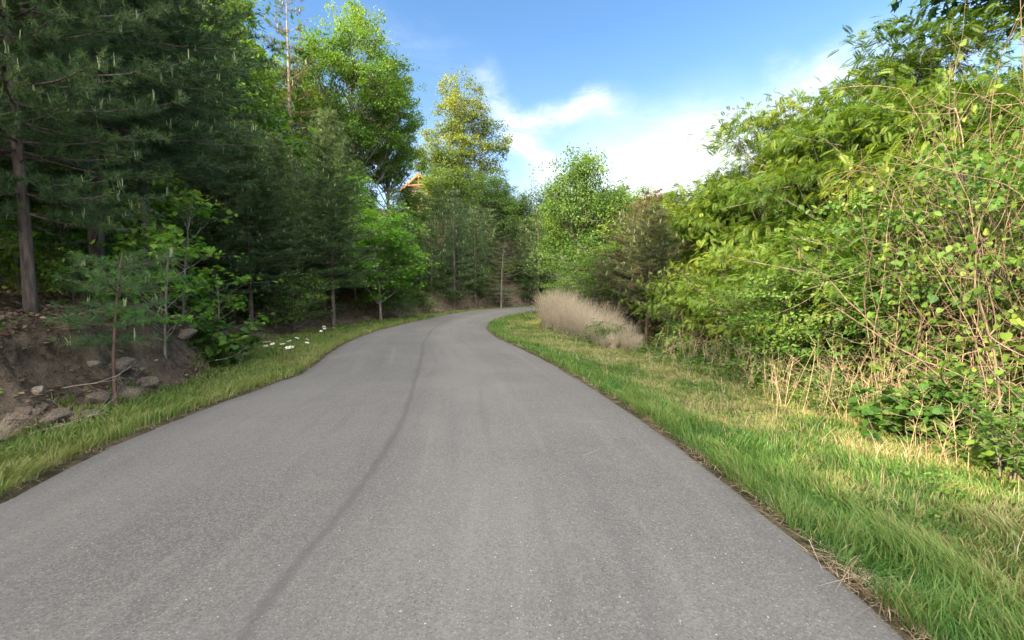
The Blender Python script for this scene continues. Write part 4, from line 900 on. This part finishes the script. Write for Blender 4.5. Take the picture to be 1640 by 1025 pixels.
for s in (-1, 1):
    g = Geo(); V = [(0, -.78, 4.95), (s*3.1, -.78, 2.45), (s*3.1, -.78, 2.08), (0, -.78, 4.52), (0, -.71, 4.95), (s*3.1, -.71, 2.45), (s*3.1, -.71, 2.08), (0, -.71, 4.52)]
    g.add(V, [np.array([[0, 1, 2, 3], [4, 7, 6, 5], [0, 4, 5, 1], [2, 6, 7, 3], [1, 5, 6, 2]])]); link('fascia_board', g.mesh('fascia_board', M['cedar']), cabin)
g = Geo(); tube(g, [(-1.7, -.7, 3.1), (1.7, -.7, 3.1)], .13, 8); tube(g, [(0, -.7, 3.1), (0, -.7, 4.5)], .12, 8); link('gable_truss', g.mesh('gable_truss', M['cedar'], True), cabin)
g = Geo(); box(g, 1.4, 3.5, -1.6, .0, 2.0, 2.15); box(g, 1.4, 3.5, -1.68, -1.6, 1.88, 2.2); link('porch_roof', g.mesh('porch_roof', M['cedar']), cabin)
g = Geo(); tube(g, [(3.2, -1.4, -1.5), (3.2, -1.4, 2.0)], .10, 8); link('porch_post', g.mesh('porch_post', M['cedar'], True), cabin)
g = Geo(); box(g, .2, 1.3, -.20, -.12, .75, .85); box(g, .2, 1.3, -.20, -.12, 1.75, 1.85); box(g, .2, .3, -.20, -.12, .85, 1.75); box(g, 1.2, 1.3, -.20, -.12, .85, 1.75)
wn = link('window', g.mesh('window', M['trim']), cabin)
g = Geo(); box(g, .3, 1.2, -.17, -.13, .85, 1.75); link('pane', g.mesh('pane', M['dark']), wn)

# ------------------------------------------------------------------ grass, straw, litter
def blades(name, pts, hgt, width, lean, tint, mat, seed, segs=3, flatness=0.0, kind_label=None, cat=None):
    rng = np.random.default_rng(seed); n = len(pts)
    a = rng.uniform(0, 6.28, n); sd = np.stack([np.cos(a), np.sin(a), np.zeros(n)], -1)
    ld = np.stack([-np.sin(a), np.cos(a), np.zeros(n)], -1)*rng.uniform(.15, 1, n)[:, None]+lean
    ts = np.linspace(0, 1, segs+1); ww = np.array([1, .9, .6, .0])[:segs+1] if segs == 3 else np.array([1, .8, 0])
    V = []
    hh = hgt[:, None]; wd = width[:, None]
    for t, w0 in zip(ts[:-1], ww[:-1]):
        c = pts+ld*hh*(t*t*.75+flatness*t)+np.array([0, 0, 1])*hh*(t*(1-.30*t))*(1-flatness*.92); V += [c-sd*wd*w0*.5, c+sd*wd*w0*.5]
    V.append(pts+ld*hh*(.75+flatness)+np.array([0, 0, 1])*hh*.70*(1-flatness*.92))
    V = np.stack(V, 1); k = V.shape[1]; i0 = np.arange(n)*k
    q = np.concatenate([np.stack([i0+2*j, i0+2*j+1, i0+2*j+3, i0+2*j+2], -1) for j in range(segs-1)]); tr = np.stack([i0+2*(segs-1), i0+2*(segs-1)+1, i0+2*segs], -1)
    g_ = Geo(); g_.add(V.reshape(-1, 3), [tr, q], 0, np.repeat(tint, k)); o = link(name, g_.mesh(name, mat)); tag(o, kind_label, cat, kind='stuff'); return o
def field(side, n, y0, y1, d0, d1, rng, power=1.0):
    """random points on a verge, more of them near the camera"""
    E = LE if side < 0 else RE
    seg = E[1:]-E[:-1]; L = np.hypot(*seg.T); mid = (E[1:]+E[:-1])/2; nrm = np.stack([-seg[:, 1], seg[:, 0]], -1)/L[:, None]*(1 if side < 0 else -1)
    dist = np.hypot(mid[:, 0], mid[:, 1]); wgt = L/np.maximum(dist, 2.2)**power*((mid[:, 1] > y0) & (mid[:, 1] < y1))
    k = rng.choice(len(wgt), n, p=wgt/wgt.sum()); off = d0+(d1-d0)*rng.uniform(0, 1, n)
    xy = mid[k]+seg[k]*rng.uniform(-.5, .5, (n, 1))+nrm[k]*off[:, None]
    z, dl, dr, wv, bw = terrain(xy[:, 0], xy[:, 1])
    d = dl if side < 0 else dr
    ok = (np.abs(d-off) < .12+.05*off)
    return np.c_[xy, z][ok], d[ok], (wv+0*bw)[ok]
rg = np.random.default_rng(9)
def grass(name, side, n, y0, y1, d0, d1, hmin, hmax, wmul, seed, label, pw=1.25):
    p, d, wv = field(side, n, y0, y1, d0, d1, rg, pw); d = d+.18*(vnoise(p[:, 1]*1.7, p[:, 0]*1.7, 71)-.5)
    patch = vnoise(p[:, 0]*1.3, p[:, 1]*1.3, 5); pt2 = vnoise(p[:, 0]*4.5, p[:, 1]*4.5, 6)
    if side < 0:
        keep = (d < wv+.15+.5*(pt2-.5)) & (rg.uniform(0, 1, len(d)) < np.clip(1.25-.65*d/np.maximum(wv, .5)+.4*(pt2-.5), .12, 1))
    else:
        keep = rg.uniform(0, 1, len(d)) < np.clip(.35+1.3*pt2, 0, 1)*np.where(d > 3.2, .6, 1)
    p, d, patch, pt2 = p[keep], d[keep], patch[keep], pt2[keep]; n = len(p)
    dist = np.hypot(p[:, 0], p[:, 1])
    if side < 0: lush = 1-sstep((d-.2)/1.1); h = hmin+(hmax-hmin)*(.35+.65*lush)*(.5+pt2)*rg.uniform(.4, 1, n); tint = np.clip(.36+.30*patch+rg.normal(0, .14, n)+.12*lush, 0, .82)
    else:
        lush = (1-sstep((d-.55)/.5))*(.45+.55*sstep((patch-.3)/.25)); h = hmin+(hmax-hmin)*(.18+.82*lush)*(.45+.75*pt2)*rg.uniform(.4, 1.1, n)
        tint = np.clip(.27+.48*sstep((patch+.5*pt2-.35)/.6)+rg.normal(0, .17, n)-.28*lush, 0, 1)
        dry = (rg.uniform(0, 1, n) < .08*(1-lush)); tint[dry] = rg.uniform(.85, 1, dry.sum())
    wdt = (.0035+.0011*dist)*wmul*rg.uniform(.6, 1.2, n)
    lean = rg.normal(0, .15, (n, 3))*[1, 1, 0]; cl_ = 2.2*(vnoise(p[:, 0]*3.1, p[:, 1]*3.1, 15)-.5), 2.2*(vnoise(p[:, 0]*3.1, p[:, 1]*3.1, 16)-.5)
    lean[:, 0] += (-.15*lush if side > 0 else .15*lush)+.45*cl_[0]; lean[:, 1] += .45*cl_[1]
    blades(name, p, h, wdt, lean, tint, M['grass'], seed, 3, 0, label, 'grass')
grass('verge_grass', 1, 130000, 1.2, 14, .0, 4.6, .07, .30, .9, 1, 'mown and tufted green grass covering the right verge', 1.3)
grass('verge_grass', 1, 60000, 13, 36, .05, 4.2, .10, .24, .85, 2, 'bright grass on the far right verge at the inside of the bend', 1.0)
grass('verge_grass', -1, 60000, 1.5, 14, .03, 3.0, .07, .22, .9, 3, 'bright green grass strip on the left verge below the bank', 1.2)
grass('verge_grass', -1, 50000, 13, 38, .03, 3.2, .08, .20, .85, 4, 'grass on the far left verge around the daisies and the bend', 1.0)
for side, n, y0, y1, lab in ((1, 9000, 1.2, 14, 'dry tan straw and thatch along the right pavement edge'), (-1, 2500, 1.5, 14, 'dead grass bits along the left pavement edge'), (1, 2500, 13, 34, 'dry straw along the far right pavement edge')):
    p, d, wv = field(side, n*2, y0, y1, -.07, .34, rg, 1.1)
    keep = rg.uniform(0, 1, len(d)) < np.exp(-((d-.05)/.065)**2)*(.10+1.4*vnoise(p[:, 1]*2.2, p[:, 0]*2.2, 12)); p = p[keep]; p[:, 2] += .018+rg.uniform(0, .02, len(p))
    m_ = len(p); blades('straw_thatch', p, rg.uniform(.03, .11, m_), np.full(m_, .003)+.0006*p[:, 1], rg.normal(0, .7, (m_, 3))*[1, 1, 0], rg.uniform(0, 1, m_), M['straw'], 20+side, 2, .9, lab, 'straw')
# long dry stems standing in the right verge
p, d, wv = field(1, 800, 1.5, 16, .5, 4.2, rg, 1.0); m_ = len(p)
blades('dry_grass_stems', p, rg.uniform(.15, .40, m_), .002+.0006*p[:, 1], rg.normal(0, .12, (m_, 3))*[1, 1, 0], rg.uniform(.3, 1, m_), M['straw'], 31, 3, 0, 'thin dry stems standing in the right verge grass', 'dry grass')
# weeds at the foot of the thicket
def flat_leaves(name, p, size, mat, seed, tmpl, label, cat, up=1.0, lift=.02):
    rng = np.random.default_rng(seed); n = len(p); g_ = Geo(); p = p.copy(); p[:, 2] += lift*rng.uniform(.2, 1, n)
    scatter(g_, *tmpl, p, frames(rng.normal(0, 1, (n, 3))*[1, 1, .25], unit(np.array([0, 0, up])+rng.normal(0, .35, (n, 3)))), size*rng.uniform(.6, 1.3, n), 0, rng.uniform(0, 1, n))
    tag(link(name, g_.mesh(name, mat)), label, cat, kind='stuff')
p, d, wv = field(1, 26000, 2.5, 24, 2.5, 6.0, rg, 1.1)
p = p[rg.uniform(0, 1, len(p)) < np.clip(vnoise(p[:, 0]*1.7, p[:, 1]*1.7, 55)*1.5-.15+.0*d, 0, 1)]
flat_leaves('weeds', p, .075, M['shrub'], 41, OVAL, 'leafy green weeds and creepers at the foot of the right-hand thicket', 'weeds', 1.0, .30)
p, d, wv = field(1, 16000, 1.5, 12, .25, 3.6, rg, 1.2); p = p[vnoise(p[:, 0]*2.6, p[:, 1]*2.6, 57) > .60]
flat_leaves('clover', p, .028, M['shrub'], 44, ROUND, 'patches of clover and small broad weeds in the right verge', 'clover', 1.0, .09)
p, d, wv = field(-1, 60000, 2.0, 26, .9, 7.0, rg, 1.2); p = p[(d > wv-.3+rg.normal(0, .15, len(d))) & (rg.uniform(0, 1, len(d)) < np.where(d > wv+1.1, 1, .08+.6*(vnoise(p[:, 0]*2.5, p[:, 1]*2.5, 99) > .5)))]
# twigs, roots and pine straw lying on the cut bank
def fallen(name, p, L, r, mat, seed, label, cat):
    rng = np.random.default_rng(seed); g_ = Geo()
    for q in p:
        a = rng.uniform(0, 6.28); l = L*rng.uniform(.3, 1.2); pts = [q[:2]+np.array([math.cos(a), math.sin(a)])*l*t+rng.normal(0, .04*l, 2) for t in np.linspace(0, 1, 6)]
        pts = np.array(pts); z = terrain(pts[:, 0], pts[:, 1])[0]+r*.8; tube(g_, np.c_[pts, z], np.linspace(r, r*.4, 6)*rng.uniform(.5, 1.3), 4)
    tag(link(name, g_.mesh(name, mat, True)), label, cat, kind='stuff')
p_, d_, w_ = field(-1, 900, 3.4, 13, 1.2, 3.4, rg, 1.0); p_ = p_[d_ > w_-.1]
fallen('fallen_twigs', p_[:260], .45, .007, M['vinewood'], 51, 'thin fallen twigs and exposed roots on the cut left bank', 'twigs')
p_, d_, w_ = field(-1, 5000, 3.4, 13, 1.2, 4.0, rg, 1.0); p_ = p_[d_ > w_]; m_ = len(p_); p_[:, 2] += .01
blades('pine_straw', p_, rg.uniform(.06, .16, m_), np.full(m_, .004), rg.normal(0, .7, (m_, 3))*[1, 1, 0], rg.uniform(0, .8, m_), M['straw'], 52, 2, .9, 'brown pine straw scattered over the cut left bank', 'pine straw')
flat_leaves('leaf_litter', p, .07, M['litter'], 42, KITE, 'brown leaf litter on the left bank and forest floor', 'leaf litter', 1.0, .03)
p, d, wv = field(-1, 9000, 3.0, 26, .6, 5.0, rg, 1.2); p = p[(d > wv-.5) & (vnoise(p[:, 0]*1.5, p[:, 1]*1.5, 66) > .58)]
flat_leaves('weeds', p, .07, M['shrub'], 43, OVAL, 'sparse green weeds sprouting on the left bank', 'weeds', 1.0, .12)
# a few stalks and leaf bits blown on to the road
qn = 70; qy = rg.uniform(1.6, 14, qn)**1.0; qx = np.interp(qy, RE[:500, 1], RE[:500, 0])-np.abs(rg.normal(0, 1.1, qn))-.1
qz = road_z(qy)+.035+.02*np.clip(1-np.abs(qx+1)/2.6, 0, 1)
blades('road_litter', np.c_[qx, qy, qz], rg.uniform(.02, .10, qn), np.full(qn, .003), rg.normal(0, .7, (qn, 3))*[1, 1, 0], rg.uniform(.3, 1, qn), M['straw'], 61, 2, .9, 'stray dry stalks blown on to the asphalt', 'litter')

# ------------------------------------------------------------------ labels that single out the repeats by what they stand beside
ANCH = [('the pine sapling', 178, 5.9), ('the young maple', 262, 7.6), ('the paired grey trunks', 403, 15.5), ('the white daisies', 450, 14.5), ('the straight-trunked pine', 535, 19), ('the rounded green tree', 610, 22.5),
        ('the two rounded bushes', 790, 33), ('the rusty dead pine', 803, 32.5), ('the tallest yellow-green tree', 572, 33), ('the pale scaly trunk', 474, 27), ('the golden-leaved tree', 742, 47), ('the leafless dead tree', 853, 44),
        ('the cabin', 670, 70), ('the tall centre tree', 928, 26.5), ('the olive-brown pine', 1040, 19.5), ('the dry tan grass', 945, 17), ('the leftmost feathery tree', 1165, 16.5), ('the tallest dry stalk', 1405, 6.4),
        ('the sunlit grass patch', 1300, 6.0), ('the highest vines', 1590, 5.6), ('the bent pine trunk', 50, 6.2), ('the highest feathery tree', 1445, 12.0)]
AX = [(n, x_at(px, Y), Y) for n, px, Y in ANCH]
ORD = ['nearest', 'second', 'third', 'fourth', 'fifth', 'sixth', 'seventh', 'eighth', 'ninth', 'tenth']
KIND = {'dark pine deeper in the left roadside wood': 'dark pine', 'green broadleaf tree among the pines of the left wood': 'broadleaf tree', 'tree on the wooded hillside beyond the bend': 'hillside tree', 'small pine on the outer bank of the bend': 'small bank pine',
        'tree in the wood inside the bend on the right': 'inner wood tree', 'distant tree across the road beyond the right-hand wood': 'distant tree', 'shrub filling the undergrowth at the right wood edge': 'wood-edge shrub', 'low green bush under the trees of the left wood edge': 'low green bush',
        'scrubby bush on the outer bank of the bend': 'scrubby bank bush', 'bare brown brush on the outer bank of the bend': 'bare brown brush', 'low leafy bush along the foot of the right-hand thicket': 'low thicket bush', 'dim leafy shrub in the shade behind the thick bent pine trunk': 'dim leafy shrub',
        'small pale stone or clod lying on the eroded left bank': 'small stone'}
buckets = {}
for o in list(bpy.data.objects):
    lb = o.get('label')
    if lb in KIND:
        x, y = o.location.x, o.location.y
        if y < 2 or abs(x/y) > 1.18: continue
        n, ax, ay = min(AX, key=lambda a: (a[1]-x)**2+(a[2]-y)**2)
        dx, dy = x-ax, y-ay
        rel = ('left of' if dx < 0 else 'right of') if abs(dx) > abs(dy) else ('behind' if dy > 0 else 'in front of')
        buckets.setdefault((lb, n, rel), []).append(((dx*dx+dy*dy)**.5, o))
for (lb, n, rel), L in buckets.items():
    L.sort(key=lambda q: q[0]); w1 = {'tree': 'green', 'pine': 'dark'}
    for i, (_, o) in enumerate(L):
        big = o.scale.z > np.median([q[1].scale.z for q in L])
        if len(L) == 1: o['label'] = f'{KIND[lb]} standing {rel} {n}' if 'stone' not in KIND[lb] else f'{KIND[lb]} lying {rel} {n}'
        elif i < 10: o['label'] = f'{"taller" if big else "lower"} {KIND[lb]}, {ORD[i]} one {rel} {n}' if 'stone' not in KIND[lb] else f'{"bigger" if big else "smaller"} {KIND[lb]}, {ORD[i]} one {rel} {n}'
sed = sorted([o for o in bpy.data.objects if o.get('group') == 'tufts of tall dry grass inside the bend'], key=lambda o: o.location.x/o.location.y)
OR2 = ['leftmost', 'second', 'third', 'fourth', 'fifth', 'sixth', 'seventh', 'eighth', 'ninth', 'tenth', 'eleventh', 'twelfth', 'thirteenth', 'fourteenth', 'fifteenth']
for i, o in enumerate(sed):
    if i < 15: o['label'] = 'leftmost tan tuft of the dry grass thicket at the bend' if i == 0 else f'tan tuft, {OR2[i]} from the left in the dry grass thicket'
    else:
        j = len(sed)-1-i; o['label'] = 'rightmost tan tuft of the dry grass thicket' if j == 0 else f'tan tuft, {OR2[j]} from the right in the dry grass thicket'
print('FILL', a1, a2, a3, a4, a5, a6, a7, 'objects', len(bpy.data.objects), 'cabin ground', zg_)
